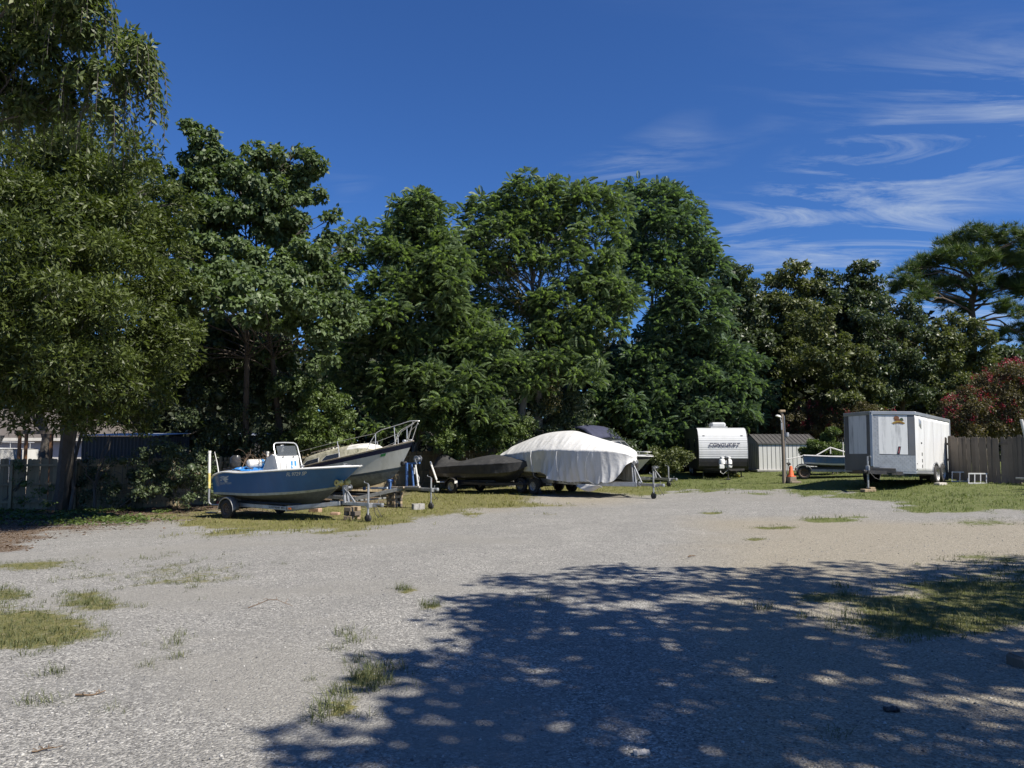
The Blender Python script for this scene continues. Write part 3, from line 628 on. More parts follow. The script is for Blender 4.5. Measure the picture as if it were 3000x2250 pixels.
dk('glossy_tree', 'glossy dark green tree with sky showing through, left of the pine trunk', (24, 43), 41, (2590, 890, 28), (2650, 900, 30), (2690, 930, 28), (2570, 950, 34), (2640, 960, 36), (2700, 990, 38), (2590, 1020, 34), (2660, 1050, 36), (2600, 1090, 40), (2690, 1080, 40), (2640, 1140, 40), (2580, 1160, 40), (2700, 1150, 36), mat='leaf_dark', sz=.18, den=105)
dk('cherry_laurel_tree', 'dark leafy tree directly under the pine crown', (28, 43), 41, (2770, 960, 34), (2830, 950, 36), (2740, 1000, 38), (2800, 1010, 42), (2870, 1000, 38), (2760, 1060, 42), (2830, 1070, 42), (2760, 1120, 40), (2830, 1130, 40), (2770, 1170, 36), (2880, 1060, 36), mat='leaf_dark2', sz=.19, den=105)
dk('hedge_tree', 'low dark tree at the right edge behind the red blossom', (33, 47), 45, (2920, 1050, 38), (2970, 1040, 40), (2900, 1100, 38), (2960, 1100, 40), (3030, 1060, 50), (2930, 1150, 40), (3040, 1130, 50), (2990, 1160, 40))
# the pine
pc = [(2790, 720, 34), (2840, 700, 34), (2890, 700, 34), (2945, 690, 34), (2985, 700, 30), (2760, 760, 36), (2820, 760, 38), (2880, 760, 38), (2940, 760, 36), (3000, 760, 40), (2710, 780, 34), (2670, 800, 28), (2640, 830, 26), (2690, 840, 30), (2750, 830, 36), (2620, 850, 20), (2810, 830, 32), (2870, 830, 30), (2960, 830, 36), (3010, 840, 40), (2770, 880, 28), (2700, 870, 26), (2900, 870, 26), (2960, 900, 30), (3020, 910, 40), (2820, 900, 22), (2980, 970, 30), (2930, 990, 22), (3030, 1000, 30), (3060, 720, 60), (3080, 850, 60)]
cl = C(50, *[(q[0], q[1], q[2], RNG.normal(0, 1.2)) for q in pc])
tree('pine_tree', 'big umbrella crowned pine with bare limbs at the right edge', (33.0, 51.0), cl, 'leaf_pine', 'tuft', .54, 3.6, 'bark_pine', .34, lr=.3, fork=.62, sub=.5, twigs=3)
# crepe myrtles in flower
def bloom(frac=.5, n=40):
    def f(t, cl, o):
        lst = []
        for c in cl:
            if RNG.random() > frac: continue
            for j in range(n):
                d = unit(1)[0]; d[2] = abs(d[2])*.9+.1; p0 = c[:3]+d*c[3]*(.9+.15*RNG.random())
                if RNG.random() < .82: continue
                m = 26; pp = p0+RNG.normal(0, 1, (m, 3))*np.array([.06, .06, .09]); lst.append(instance(*leaf_t(.8), pp, unit(m), unit(m), .055*(.7+.6*RNG.random(m))))
        if lst: V, Fa = join(lst); np_mesh('blossom', V, Fa, 'petal', t)
    return f
def myrtle(label, base, Y, lst, frac, n=40): tree('crepe_myrtle', label, base, fill(C(Y, *lst), 1.2, .9, 2), 'leaf_myrtle', (.5, .2), .105, 190, 'bark_grey', .06, 'flowering shrub', fork=.3, sub=.42, extra=bloom(frac, n), trunks=[(0, 0), (.4, .2), (-.4, .1)], twigs=1)
myrtle('red flowering crepe myrtle just right of the lamp pole behind the shed', (16.5, 42.5), 41.5, [(2285, 1240, 26), (2320, 1225, 30), (2370, 1215, 34), (2350, 1260, 32), (2410, 1230, 30), (2395, 1270, 30), (2430, 1265, 26), (2300, 1265, 26)], .8)
myrtle('brownish crepe myrtle with few red blossoms behind the left end of the cargo trailer', (19.6, 41), 40, [(2470, 1220, 32), (2510, 1205, 34), (2550, 1220, 32), (2460, 1265, 28), (2500, 1250, 30), (2600, 1225, 22), (2580, 1260, 30), (2440, 1245, 24)], .35)
myrtle('low crepe myrtle showing above the rear of the cargo trailer', (20.5, 33.5), 33, [(2730, 1240, 26), (2760, 1225, 24), (2790, 1245, 26), (2770, 1275, 26), (2740, 1275, 24)], .5)
myrtle('large crepe myrtle with crimson blossoms leaning over the right fence', (22.5, 31), 30, [(2840, 1180, 40), (2900, 1140, 44), (2960, 1110, 44), (2810, 1230, 38), (2880, 1210, 45), (2950, 1190, 48), (3010, 1150, 60), (2830, 1270, 36), (2900, 1265, 40), (2970, 1255, 40), (3030, 1230, 50), (2970, 1080, 22)], .75, 50)
# shrubs and undergrowth
def shrub(name, label, base, Y, lst, mat='leaf_shrub', sz=.115, den=190, kind=(.5, .3), r=.04, cat='shrub'): return tree(name, label, base, fill(C(Y, *lst), .9, .85, 2), mat, kind, sz, den, 'bark_grey', r, cat, fork=.3, sub=.42, twigs=1, core=.3, trunks=[(0, 0), (.3, .15)])
shrub('round_shrub', 'rounded light green shrub at the right end of the shed', (15.6, 34.8), 34.6, [(2415, 1290, 24), (2440, 1275, 20), (2400, 1320, 28), (2440, 1315, 28), (2465, 1330, 22), (2420, 1350, 26), (2455, 1355, 22)], sz=.09, den=1100)
shrub('leafy_bush', 'bright leafy bush behind the console of the blue boat', (-9.4, 29.5), 28.6, [(930, 1160, 45), (985, 1190, 40), (900, 1220, 45), (960, 1240, 45), (870, 1270, 40), (1010, 1240, 34), (930, 1290, 40), (990, 1290, 36), (860, 1320, 34)], sz=.125)
shrub('fence_shrub', 'loose dark shrub with glossy leaves in front of the left fence', (-14.6, 26.2), 25.4, [(520, 1330, 40), (480, 1370, 40), (560, 1370, 40), (510, 1420, 38), (570, 1430, 34), (600, 1400, 26), (460, 1440, 30), (540, 1460, 26), (440, 1390, 36), (420, 1340, 36), (480, 1310, 34), (600, 1350, 34), (620, 1440, 26), (400, 1440, 30)], mat='leaf_dark', sz=.115, den=110)
shrub('ivy_shrub', 'thin dark undergrowth climbing the fence beside the oak trunk', (-17.6, 26.8), 26.3, [(300, 1390, 34), (340, 1430, 34), (270, 1440, 26), (390, 1400, 36), (420, 1450, 32), (320, 1470, 24), (250, 1350, 20), (360, 1350, 34), (280, 1400, 30), (230, 1420, 22), (370, 1470, 24), (240, 1470, 20)], mat='leaf_dark', sz=.10, den=90)
shrub('ivy_shrub', 'small leafy vine shrub over the sunlit fence panel at the far left', (-19.4, 26.2), 25.6, [(55, 1370, 22), (70, 1420, 22), (60, 1470, 20), (130, 1440, 22), (140, 1480, 18)], mat='leaf_shrub', sz=.09, den=110)
shrub('dark_undergrowth', 'dense dark thicket between the blue boat and the sheds', (-12.2, 30.0), 29, [(640, 1280, 50), (720, 1300, 50), (800, 1290, 50), (690, 1360, 45), (770, 1370, 45), (620, 1350, 40), (840, 1360, 40), (600, 1050, 60, 1), (700, 1070, 62, 1.2), (800, 1090, 55, 1), (640, 1160, 60, .5), (750, 1180, 60, .5), (550, 1160, 50, .8), (850, 1190, 45, .6), (560, 1240, 46)], mat='leaf_dark', sz=.15, den=90)  # upper clumps added to darken the hollow under the tallow tree
shrub('viny_thicket', 'vine covered thicket behind the black covered boat', (-1.4, 34.5), 34, [(1420, 1240, 40), (1470, 1210, 40), (1390, 1290, 36), (1450, 1290, 40), (1510, 1270, 36), (1500, 1330, 34), (1350, 1270, 36), (1540, 1240, 34), (1470, 1340, 30)], mat='leaf_shrub', sz=.125, den=140)
shrub('broadleaf_shrub', 'pale green shrub in front of the middle fence panels', (-4.4, 33.6), 33, [(1310, 1240, 30), (1330, 1280, 32), (1290, 1290, 28), (1350, 1310, 24), (1320, 1330, 24)], sz=.13, den=150)
shrub('dark_bush', 'dark rounded bush between the bowrider and the camper', (7.4, 35.8), 35, [(1960, 1350, 34), (2000, 1330, 30), (1920, 1330, 30), (1985, 1370, 24), (1940, 1380, 22)], mat='leaf_dark2', sz=.12, den=150)
shrub('dark_bush', 'dark bush filling the gap behind the white covered boat', (2.6, 36.2), 35.5, [(1620, 1200, 45), (1690, 1190, 45), (1640, 1260, 45), (1720, 1260, 40), (1580, 1290, 36), (1680, 1310, 36), (1790, 1290, 36), (1850, 1330, 30)], mat='leaf_dark', sz=.14, den=110)
# the tree whose shadow lies over the near yard; it stands right of and behind the camera
def shade_tree():
    pts = [(1300, 1745), (1480, 1690), (1700, 1668), (1950, 1668), (2200, 1660), (2500, 1660), (2800, 1660), (3000, 1650), (1240, 1830), (1150, 1950), (1150, 2080), (1130, 2200), (1300, 1950), (1500, 1850), (1700, 1800), (2000, 1770), (2400, 1740), (2800, 1720), (1650, 1720), (1850, 1715), (2050, 1712), (2250, 1705), (2450, 1700), (2650, 1690), (2850, 1690), (2100, 1760), (2600, 1760), (1900, 1830), (2200, 1820), (2500, 1800), (2000, 1880), (2320, 1930), (2520, 1900), (1700, 1900), (1900, 1990), (2700, 1880), (1420, 1780), (1600, 1790), (1300, 2150), (1500, 2000), (1800, 1950), (2200, 1880), (2600, 1850), (2950, 1800), (1600, 2180), (1900, 2080), (2300, 2020), (2700, 1960), (2000, 2230), (2400, 2180), (2800, 2100), (2950, 2220)]
    cl = []; s = sd/sd.z
    for (u, v) in pts:
        g = gnd(u, v); h = 8.4+RNG.normal(0, .8); r = .72*(.8+.4*RNG.random()); d = s.copy()
        c = g+s*h+Vector((s.x, s.y, 0)).normalized()*r*1.0; cl.append((c.x, c.y, c.z, r))
    for k in range(28):
        g = Vector((1.5+9*RNG.random(), -4+9*RNG.random(), 0)); c = g+s*(7.5+RNG.normal(0, 1)); cl.append((c.x, c.y, c.z, .9+.4*RNG.random()))
    tree('shade_tree', 'large tree behind the viewer that throws the dappled shade on the gravel', (10.5, -2.2), cl, 'leaf_dark2', (.6, .2), .20, 34, 'bark_grey', .3, lr=.08, fork=.5, sub=.5, twigs=0)
shade_tree()
# far wood behind everything: reads as one dark mass
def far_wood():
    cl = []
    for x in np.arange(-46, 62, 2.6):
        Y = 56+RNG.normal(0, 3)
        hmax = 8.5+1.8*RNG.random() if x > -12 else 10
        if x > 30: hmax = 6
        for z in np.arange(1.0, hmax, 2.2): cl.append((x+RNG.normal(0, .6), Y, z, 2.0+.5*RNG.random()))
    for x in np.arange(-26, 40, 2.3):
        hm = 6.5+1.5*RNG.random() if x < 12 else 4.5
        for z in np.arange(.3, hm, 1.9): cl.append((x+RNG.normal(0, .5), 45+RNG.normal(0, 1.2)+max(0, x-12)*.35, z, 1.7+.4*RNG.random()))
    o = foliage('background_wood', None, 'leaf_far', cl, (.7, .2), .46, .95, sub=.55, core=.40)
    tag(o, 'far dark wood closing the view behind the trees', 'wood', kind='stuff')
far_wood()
# ------------------------------------------------------------------ boats and their trailers
def cubic(xs, ys):
    xs = np.array(xs, float); ys = np.array(ys, float)
    m = np.gradient(ys, xs)
    def f(x):
        x = min(max(x, xs[0]), xs[-1]); i = min(int(np.searchsorted(xs, x, 'right')-1), len(xs)-2); i = max(i, 0)
        h = xs[i+1]-xs[i]; t = (x-xs[i])/h
        return float((2*t**3-3*t*t+1)*ys[i]+(t**3-2*t*t+t)*h*m[i]+(-2*t**3+3*t*t)*ys[i+1]+(t**3-t*t)*h*m[i+1])
    return f
class Hull:
    """lofted hull: keel, chine and sheer curves over u = 0 (stern) .. 1 (bow)"""
    def __init__(s, keel, chine, sheer, pb=.85, flare=1.15, bul=0.0):
        u = [k[0] for k in keel]
        s.k = [cubic(u, [k[i] for k in keel]) for i in (1, 2)]
        u = [k[0] for k in chine]; s.c = [cubic(u, [k[i] for k in chine]) for i in (1, 2, 3)]
        u = [k[0] for k in sheer]; s.g = [cubic(u, [k[i] for k in sheer]) for i in (1, 2, 3)]
        s.pb = pb; s.fl = flare; s.bul = bul
    def S(s, u, r, sg=-1, off=0.0):
        xc, zc, bc = s.c[0](u), s.c[1](u), max(0, s.c[2](u))
        if r <= 1:
            xk, zk = s.k[0](u), s.k[1](u)
            x = xk+(xc-xk)*r; z = zk+(zc-zk)*r**(1.0+s.bul); y = bc*r**s.pb
        else:
            t = r-1; xg, zg, bg = s.g[0](u), s.g[1](u), max(0, s.g[2](u))
            x = xc+(xg-xc)*t; z = zc+(zg-zc)*t; y = bc+(bg-bc)*t**(1+(s.fl-1)*u)+s.bul*.06*math.sin(math.pi*t)*(1-u)
        return Vector((x, sg*(y+off), z))
    def mesh(s, rv, mis, nu=36):
        mb = MB(); rows = []
        for i in range(nu+1):
            u = i/nu; u = 1-(1-u)**1.25
            rows.append([s.S(u, r, -1) for r in reversed(rv)]+[s.S(u, r, 1) for r in rv[1:]])
        n = len(rv)-1; mb.grid(rows, mfun=lambda i, j: mis[n-1-j] if j < n else mis[j-n])
        mb.add(rows[0], [tuple(range(len(rows[0])))], mis[-1]); return mb
    def strip(s, r0, r1, off, nu=40, u0=0.0, u1=1.0):
        """thin raised band along both sides between two heights"""
        mb = MB()
        for sg in (-1, 1):
            mb.grid([[s.S(u0+(u1-u0)*i/nu, r, sg, off) for r in (r0, (r0+r1)/2, r1)] for i in range(nu+1)])
        return mb
    def rail(s, r, rad, off, n=6, nu=40):
        mb = MB()
        for sg in (-1, 1): mb.tube([s.S(i/nu, r, sg, off) for i in range(nu+1)], rad, n)
        return mb
    def cap(s, w, drop, sole, nu=36, u0=.01, u1=.97):
        """gunwale top, inner wall and floor"""
        mb = MB(); rows = []
        for i in range(nu+1):
            u = u0+(u1-u0)*i/nu; p = s.S(u, 2, -1); b = -p.y; q = max(b-w, 0.001)
            lo = s.S(u, 1.22, -1); b2 = max(min(q*.97, -lo.y-.05), .0005); zl = max(sole, lo.z) if lo.z < p.z-.1 else lo.z; xl = lo.x+(p.x-lo.x)*max(0, (zl-lo.z)/max(p.z-lo.z, .01))
            prof = [(b, p.z, p.x), (b-.01, p.z+.025, p.x), ((b+q)/2, p.z+.032, p.x), (q+.0005, p.z+.025, p.x), (q, p.z-.02, p.x), (b2, zl, xl), (0, zl+.01, xl)]
            rows.append([Vector((x, -a, z)) for a, z, x in prof]+[Vector((x, a, z)) for a, z, x in reversed(prof[:-1])])
        mb.grid(rows); mb.add(rows[0], [tuple(range(len(rows[0])))]); return mb
def on_hull(H, u0, r0, scale_u, scale_r, off=.004):
    return lambda a, b: H.S(u0+a*scale_u, r0+b*scale_r, -1, off)
def boat_trailer(V, label, mat, half, rail_z, xb, xbend, xt, wheels, r, rim, jack, winch, tongue_z, bunk_z, poles=(), fender_mat='galv', rr=.17, tr=None, group='boat trailers', rail_h=.12, winch_mat='galv', front_half=.09):
    t = V.thing('boat_trailer', label, 'boat trailer', group); ra = half-.22
    for sg in (-1, 1):
        m = MB(); m.beam((xb, sg*ra, rail_z), (xbend-1.6, sg*ra, rail_z+.0), .07, rail_h, ch=.008)
        m.beam((xbend-1.61, sg*ra, rail_z), (xbend, sg*front_half, tongue_z), .07, rail_h, ch=.008); m.build('side_rail', mat, t)
        m = MB(); m.beam((xb+.2, sg*.5, bunk_z), (xbend-1.3, sg*.45, bunk_z+.06), .09, .07, ch=.01); m.build('bunk', 'carpet_dark', t)
        for x in (xb+.5, xbend-1.7): m = MB(); m.beam((x, sg*.5, rail_z), (x, sg*.48, bunk_z), .05, .05); m.build('bunk_bracket', 'galv', t)
        m = MB(); m.box((xb-.03, sg*(ra-.02), rail_z+.02), (.05, .2, .09), ch=.008); m.build('tail_light', 'red_lens', t)
    for x in (xb+.05, .0, xbend-1.55):
        m = MB(); m.beam((x, -ra-.01, rail_z-.065), (x, ra+.01, rail_z-.065), .06, .06, ch=.006); m.build('cross_member', mat, t)
    m = MB(); m.beam((xbend-.5, 0, tongue_z+.004), (xt-.2, 0, tongue_z+.004), .08, .10, ch=.008); m.build('tongue', mat, t)
    m = MB(); m.box((xt-.12, 0, tongue_z+.03), (.26, .075, .075), ch=.02); m.lathe([(0, .06), (.05, .05), (.06, 0), (.05, -.05), (0, -.05)], Matrix.Translation((xt+.02, 0, tongue_z+.02)), 12); m.tube([(xt-.12, 0, tongue_z+.06), (xt-.1, 0, tongue_z+.15)], .012, 6)
    m.build('coupler', 'galv', t)
    m = MB()
    for sg in (-1, 1):
        m.tube([(xt-.25, sg*.05, tongue_z-.04), (xt-.15, sg*.09, tongue_z-.22), (xt-.05, sg*.08, tongue_z-.34), (xt+.03, sg*.05, tongue_z-.24)], .009, 5)
    m.build('safety_chain', 'black_steel', t)
    for x in wheels:
        m = MB(); m.tube([(x, -half, r), (x, half, r)], .03, 8); m.build('axle', 'black_steel', t)
        for sg in (-1, 1): put_wheel(t, (x, sg*half, r), r, .18, rr, rim, sg)
    x0 = min(wheels); x1 = max(wheels)
    for sg in (-1, 1):
        R = r+.075; rows = []; pr = []
        for k in range(0, 11): a = math.pi*(1.02-.5*k/10); pr.append((x0+R*math.cos(a), r+R*math.sin(a)*1.02))
        for k in range(1, 11): a = math.pi*(.5-.52*k/10); pr.append((x1+R*math.cos(a), r+R*math.sin(a)*1.02))
        for (x, z) in pr: rows.append([Vector((x, sg*(half-.12), z)), Vector((x, sg*(half+.09), z)), Vector((x, sg*(half+.115), z-.012)), Vector((x, sg*(half+.115), z-.05))])
        m = MB(); m.grid(rows); m.build('fender', fender_mat, t, True, thick=.006)
    jx, jy, jt = jack; gz = V.g(jx, jy); m = MB()
    m.tube([(jx, jy, tongue_z-.28), (jx, jy, jt)], .032, 10); m.tube([(jx, jy, gz+.2), (jx, jy, tongue_z)], .024, 10)
    m.box((jx, jy*.5, tongue_z), (.1, abs(jy)+.06, .12)); m.tube([(jx, jy, jt-.02), (jx-.02, jy, jt+.03), (jx-.16, jy, jt+.05), (jx-.17, jy, jt+.10)], .012, 6)
    j = m.build('jack', 'galv', t, True)
    m = MB(); m.lathe([(0, -.045), (.06, -.045), (.105, -.035), (.11, 0), (.105, .035), (.06, .045), (0, .045)], Matrix.Translation((jx, jy, gz+.10)) @ Matrix.Rotation(math.pi/2, 4, 'X'), 18)
    m.box((jx, jy-.055, gz+.16), (.04, .012, .16)); m.box((jx, jy+.055, gz+.16), (.04, .012, .16)); m.build('jack_wheel', 'rubber', j, True)
    if winch:
        wx, wz, wb = winch; m = MB(); m.beam((wx-.05, -.07, wb), (wx-.14, -.05, wz), .045, .07); m.beam((wx-.05, .07, wb), (wx-.14, .05, wz), .045, .07); m.beam((wx+.3, 0, wb), (wx-.1, 0, wz-.12), .04, .05)
        s = m.build('winch_stand', winch_mat, t)
        m = MB(); m.lathe([(.03, -.08), (.09, -.08), (.09, -.07), (.04, -.065), (.04, .065), (.09, .07), (.09, .08), (.03, .08)], Matrix.Translation((wx, 0, wz-.06)) @ Matrix.Rotation(math.pi/2, 4, 'X'), 16); m.box((wx-.02, -.1, wz-.06), (.14, .03, .12)); m.tube([(wx, -.1, wz-.06), (wx, -.16, wz-.06), (wx+.12, -.17, wz-.16)], .01, 6)
        m.build('winch', 'black_steel' if winch_mat != 'galv' else 'galv', s, True)
    for (px, py, z0, z1, tilt, mt) in poles:
        m = MB()
        if mt == 'bent':
            m.tube([(px+.28, py+.3, z0), (px+.10, py+.06, z0), (px+.02, py, z0+.06), (px, py, z0+.2), (px, py, z0+.52)], .032, 10); o = m.build('guide_pole', 'galv', t, True)
            m = MB(); m.tube([(px, py, z0+.52), (px-.02, py, z0+1.0)], .043, 12); m.build('pole_sleeve', 'yellow_pvc', o, True)
            m = MB(); m.tube([(px-.02, py, z0+1.0), (px-.045, py, z1)], .043, 12); m.tube([(px-.045, py, z1-.06), (px-.045, py, z1+.012)], .05, 12); m.build('pole_top', 'white_pvc', o, True)
        else:
            m.tube([(px, py, z0), (px+tilt, py, z1)], .045, 10); m.tube([(px+.25, py+.25, z0-.1), (px+.02, py, z0-.1), (px, py, z0+.02)], .03, 8); m.build('guide_pole', mt, t, True)
    return t
def frame_from_wheel(u, v, yaw, half, x=0.0):
    p = gnd(u, v); y = math.radians(yaw); f = Vector((math.cos(y), math.sin(y), 0)); n = Vector((-math.sin(y), math.cos(y), 0))
    o = p+n*half-f*x; return Veh(o.x, o.y, y)
pm('hull_blue', (.026, .115, .29), .35, 0, .12, 2.5, dirt=(.04, .12, .26), damt=.5, streak=True)
pm('hull_bottom', (.42, .43, .36), .6, 0, .2, 4, dirt=(.22, .24, .16), damt=.7)
pm('hull_bottom_dark', (.14, .15, .15), .7, 0, .25, 4, dirt=(.09, .10, .09), damt=.6)
pm('stripe_sky', (.05, .22, .48), .4, 0, .08); pm('print_grey', (.52, .54, .53), .5, 0, .1, 30, dirt=(.1, .16, .26), damt=.35); pm('print_dark', (.02, .02, .025), .5, 0, .1)
pm('print_navy', (.02, .025, .07), .45, 0, .1); pm('tarp_blue', (.03, .18, .48), .4, 0, .3, 12, dirt=(.03, .05, .10), damt=.7); pm('navy', (.012, .018, .06), .4, 0, .15, 3)
pm('twig_brown', (.16, .11, .07), .9, 0, .3, 8); pm('motor_black', (.03, .03, .033), .3, 0, .2, 4, dirt=(.12, .12, .11), damt=.4)
glassmat('windshield', (.10, .11, .115), .55); glassmat('smoked', (.03, .035, .04), .8)
# ---- blue centre console
VB = frame_from_wheel(668, 1519, -33, 1.0)
def blue_boat():
    V = VB; t = V.thing('motorboat', 'blue centre console motorboat with white console on the nearest trailer', 'boat')
    H = Hull([(0, -.80, .50), (.35, .9, .47), (.6, 1.9, .46), (.8, 2.75, .50), (.92, 3.1, .60), (1, 3.40, .80)],
             [(0, -.85, .73, .95), (.3, .9, .75, .98), (.55, 2.0, .81, .92), (.75, 2.8, .87, .66), (.9, 3.4, .95, .30), (1, 3.72, 1.02, 0)],
             [(0, -.92, 1.22, .98), (.02, -.8, 1.32, 1.02), (.06, -.55, 1.395, 1.06), (.3, .8, 1.46, 1.12), (.55, 2.3, 1.56, 1.10), (.75, 3.4, 1.63, .92), (.88, 4.05, 1.67, .62), (.96, 4.45, 1.70, .30), (1, 4.68, 1.71, 0)], .8, 1.55)
    H.mesh([0, .5, .97, 1, 1.10, 1.25, 1.5, 1.75, 2], [0, 0, 0, 1, 2, 2, 2, 2]).build('hull', ['hull_bottom_dark', 'hull_bottom', 'hull_blue'], t, True, angle=40)
    H.cap(.19, .3, .95).build('gunwale', 'white_gel', t, True)
    H.rail(1.985, .03, .012, 6).build('rub_rail', 'white_gel', t, True)
    # console: front faces the bow
    c = MB(); x = 1.5; w = .44
    pf = [(x-.62, .95), (x+.10, .95), (x+.10, 1.55), (x+.02, 1.96), (x-.20, 2.02), (x-.45, 1.9), (x-.62, 1.55)]
    v = [Vector((a, -w, z)) for a, z in pf]+[Vector((a, w, z)) for a, z in pf]; n = len(pf)
    c.add(v, [tuple(range(n)), tuple(range(2*n-1, n-1, -1))]+[(i, (i+1) % n, n+(i+1) % n, n+i) for i in range(n)])
    con = c.build('console', 'white_gel', t); bv = con.modifiers.new('round', 'BEVEL'); bv.width = .03; bv.segments = 3
    fx = lambda y, z, o=.006: Vector((x+.10+o-(max(0, z-1.55)/.41)*.08, y, z))
    def rr(y0, y1, z0, z1, r, o0, o1, nm, mt):
        pts = []
        for cx, cz, a0 in ((y1-r, z1-r, 0), (y0+r, z1-r, 90), (y0+r, z0+r, 180), (y1-r, z0+r, 270)):
            for k in range(5): a = math.radians(a0+22.5*k); pts.append((cx+r*math.cos(a), cz+r*math.sin(a)))
        m = len(pts); mb = MB(); mb.add([fx(a, b, o0) for a, b in pts]+[fx(a*.985+.015*(y0+y1)/2, b, o1) for a, b in pts], [tuple(range(m, 2*m))]+[(i, (i+1) % m, m+(i+1) % m, m+i) for i in range(m)]); return mb.build(nm, mt, con)
    rr(-.34, .10, 1.40, 1.86, .10, 0, .035, 'seat_back', 'white_gel'); rr(-.14, .30, 1.36, 1.80, .10, .03, .075, 'seat_back', 'white_gel')
    for y in (.03, .17):
        m = MB(); m.add([fx(y, 1.37, .080), fx(y+.075, 1.37, .080), fx(y+.075, 1.795, .080), fx(y, 1.795, .080)], [(0, 1, 2, 3)]); m.build('blue_stripe', 'stripe_sky', con)
    for y in (-.2, .2):
        m = MB(); m.box((x+.05, y, 1.93), (.03, .05, .03), ch=.008); m.build('latch', 'black_steel', con)
    m = MB(); m.add([Vector((x+.03, -.38, 1.98)), Vector((x+.03, .38, 1.98)), Vector((x-.09, .37, 2.27)), Vector((x-.09, -.37, 2.27))], [(0, 1, 2, 3)]); m.build('windshield', 'windshield', con, thick=.008)
    m = MB(); pts = []
    for y, z in ((-.47, 1.55), (-.47, 2.0), (-.46, 2.25), (-.42, 2.33), (-.34, 2.365), (0, 2.375), (.34, 2.365), (.42, 2.33), (.46, 2.25), (.47, 2.0), (.47, 1.55)):
        pts.append((x+.04-(z-1.9)*.38, y, z))
    m.tube(pts, .021, 8); m.build('grab_frame', 'steel_bright', con, True)
    m = MB(); m.lathe([(0, 0), (.045, 0), (.045, .22), (.06, .23), (.06, .3), (.04, .32), (0, .32)], Matrix.Translation((x-.28, .02, 1.98)), 14); m.build('horn_post', 'white_gel', con, True)
    # leaning post bolster across the boat
    m = MB(); pf = [(.15+.0*k, 0) for k in range(1)]; ring = [(.13*math.cos(a), .15*math.sin(a)) for a in [math.pi*2*k/14 for k in range(14)]]
    rows = []
    for y, s in ((-.52, .6), (-.50, .9), (-.46, 1), (.46, 1), (.50, .9), (.52, .6)): rows.append([Vector((.24+a*s*1.0+.04*b, y, 1.69+b*s)) for a, b in ring])
    m.grid(rows, closed=True); m.add(rows[0], [tuple(range(14))]); m.add(rows[-1], [tuple(range(14))])
    post = m.build('leaning_post', 'white_gel', t, True)
    for y in (-.06, .14):
        m = MB(); m.grid([[Vector((.24+a*1.02+.04*b, yy, 1.69+b*1.02)) for a, b in ring] for yy in (y, y+.11)], closed=True); m.build('blue_stripe', 'stripe_sky', post, True)
    for y in (-.45, .45): m = MB(); m.tube([(.24, y, .95), (.24, y, 1.56)], .02, 8); m.tube([(.5, y, .95), (.3, y, 1.5)], .016, 8); m.build('post_leg', 'steel_bright', post, True)
    # outboard
    m = MB()
    for z, sx, sy in ((0, 0, 0),): pass
    rows = []
    for z, rx, ry, ox in ((1.42, .13, .12, 0), (1.5, .2, .17, 0), (1.7, .22, .18, .0), (1.86, .20, .16, .02), (1.94, .13, .10, .05), (1.955, .02, .02, .06)):
        rows.append([Vector((-1.12+ox+rx*math.cos(a), ry*math.sin(a), z)) for a in [2*math.pi*k/16 for k in range(16)]])
    m.grid(rows, closed=True); mo = m.build('outboard_motor', 'motor_black', t, True)
    m = MB(); m.box((-1.1, 0, 1.1), (.16, .1, .7), ch=.02); m.box((-1.16, 0, .72), (.34, .025, .1), ch=.01); m.lathe([(0, .2), (.05, .15), (.06, 0), (.04, -.15), (0, -.2)], Matrix.Translation((-1.15, 0, .62)) @ Matrix.Rotation(math.pi/2, 4, 'Y'), 12); m.build('lower_unit', 'motor_black', mo, True)
    m = MB()
    for k in range(3):
        a = k*2.094; m.add([Vector((-1.37, .02*math.cos(a), .62+.02*math.sin(a))), Vector((-1.36, .15*math.cos(a-.35), .62+.15*math.sin(a-.35))), Vector((-1.40, .15*math.cos(a+.35), .62+.15*math.sin(a+.35)))], [(0, 1, 2)])
    m.build('propeller', 'black_steel', mo, thick=.006)
    # bow fittings, lettering, emblem
    for sg in (-1, 1): m = MB(); m.box((3.2, sg*.85, 1.705), (.16, .03, .03), ch=.01); m.box((3.17, sg*.85, 1.685), (.03, .03, .03)); m.box((3.23, sg*.85, 1.685), (.03, .03, .03)); m.build('cleat', 'steel_bright', t)
    m = MB(); m.lathe([(0, .05), (.04, .045), (.05, 0)], Matrix.Translation((4.15, 0, 1.70)), 12); m.build('bow_light', 'black_steel', t, True)
    Lh = 5.6
    lettering('registration_number', 'FL 9729 SP', .155, on_hull(H, .70, 1.80, 1.05/Lh, 1.28), 'print_grey', t, bold=.003)
    lettering('maker_name', 'GLASSTREAM', .085, on_hull(H, .125, 1.50, 1.15/Lh, 1.6), 'print_grey', t, .25)
    fn = on_hull(H, .125, 1.68, 1/Lh, 1.5); m = MB()
    for a in ([(-.24, .03), (.27, .10), (.10, .02), (.22, .0), (.0, -.06), (.16, -.05), (.05, -.09), (-.02, -.10), (-.03, -.04), (-.12, -.02), (-.03, .02)], [(-.27, .075), (-.05, .085), (.1, .075), (-.2, .055)], [(-.26, -.01), (-.1, .0), (-.2, -.045)]):
        m.add([fn(x2, y2) for x2, y2 in a], [tuple(range(len(a)))])
    m.build('emblem', 'print_grey', t)
    m = MB(); m.tube([(-.62, -.95, 1.40), (-.70, -.97, 1.75), (-.80, -1.0, 2.08)], [.02, .016, .008], 6); m.build('fishing_rod', 'white_pvc', t)
    return H
HB = blue_boat()
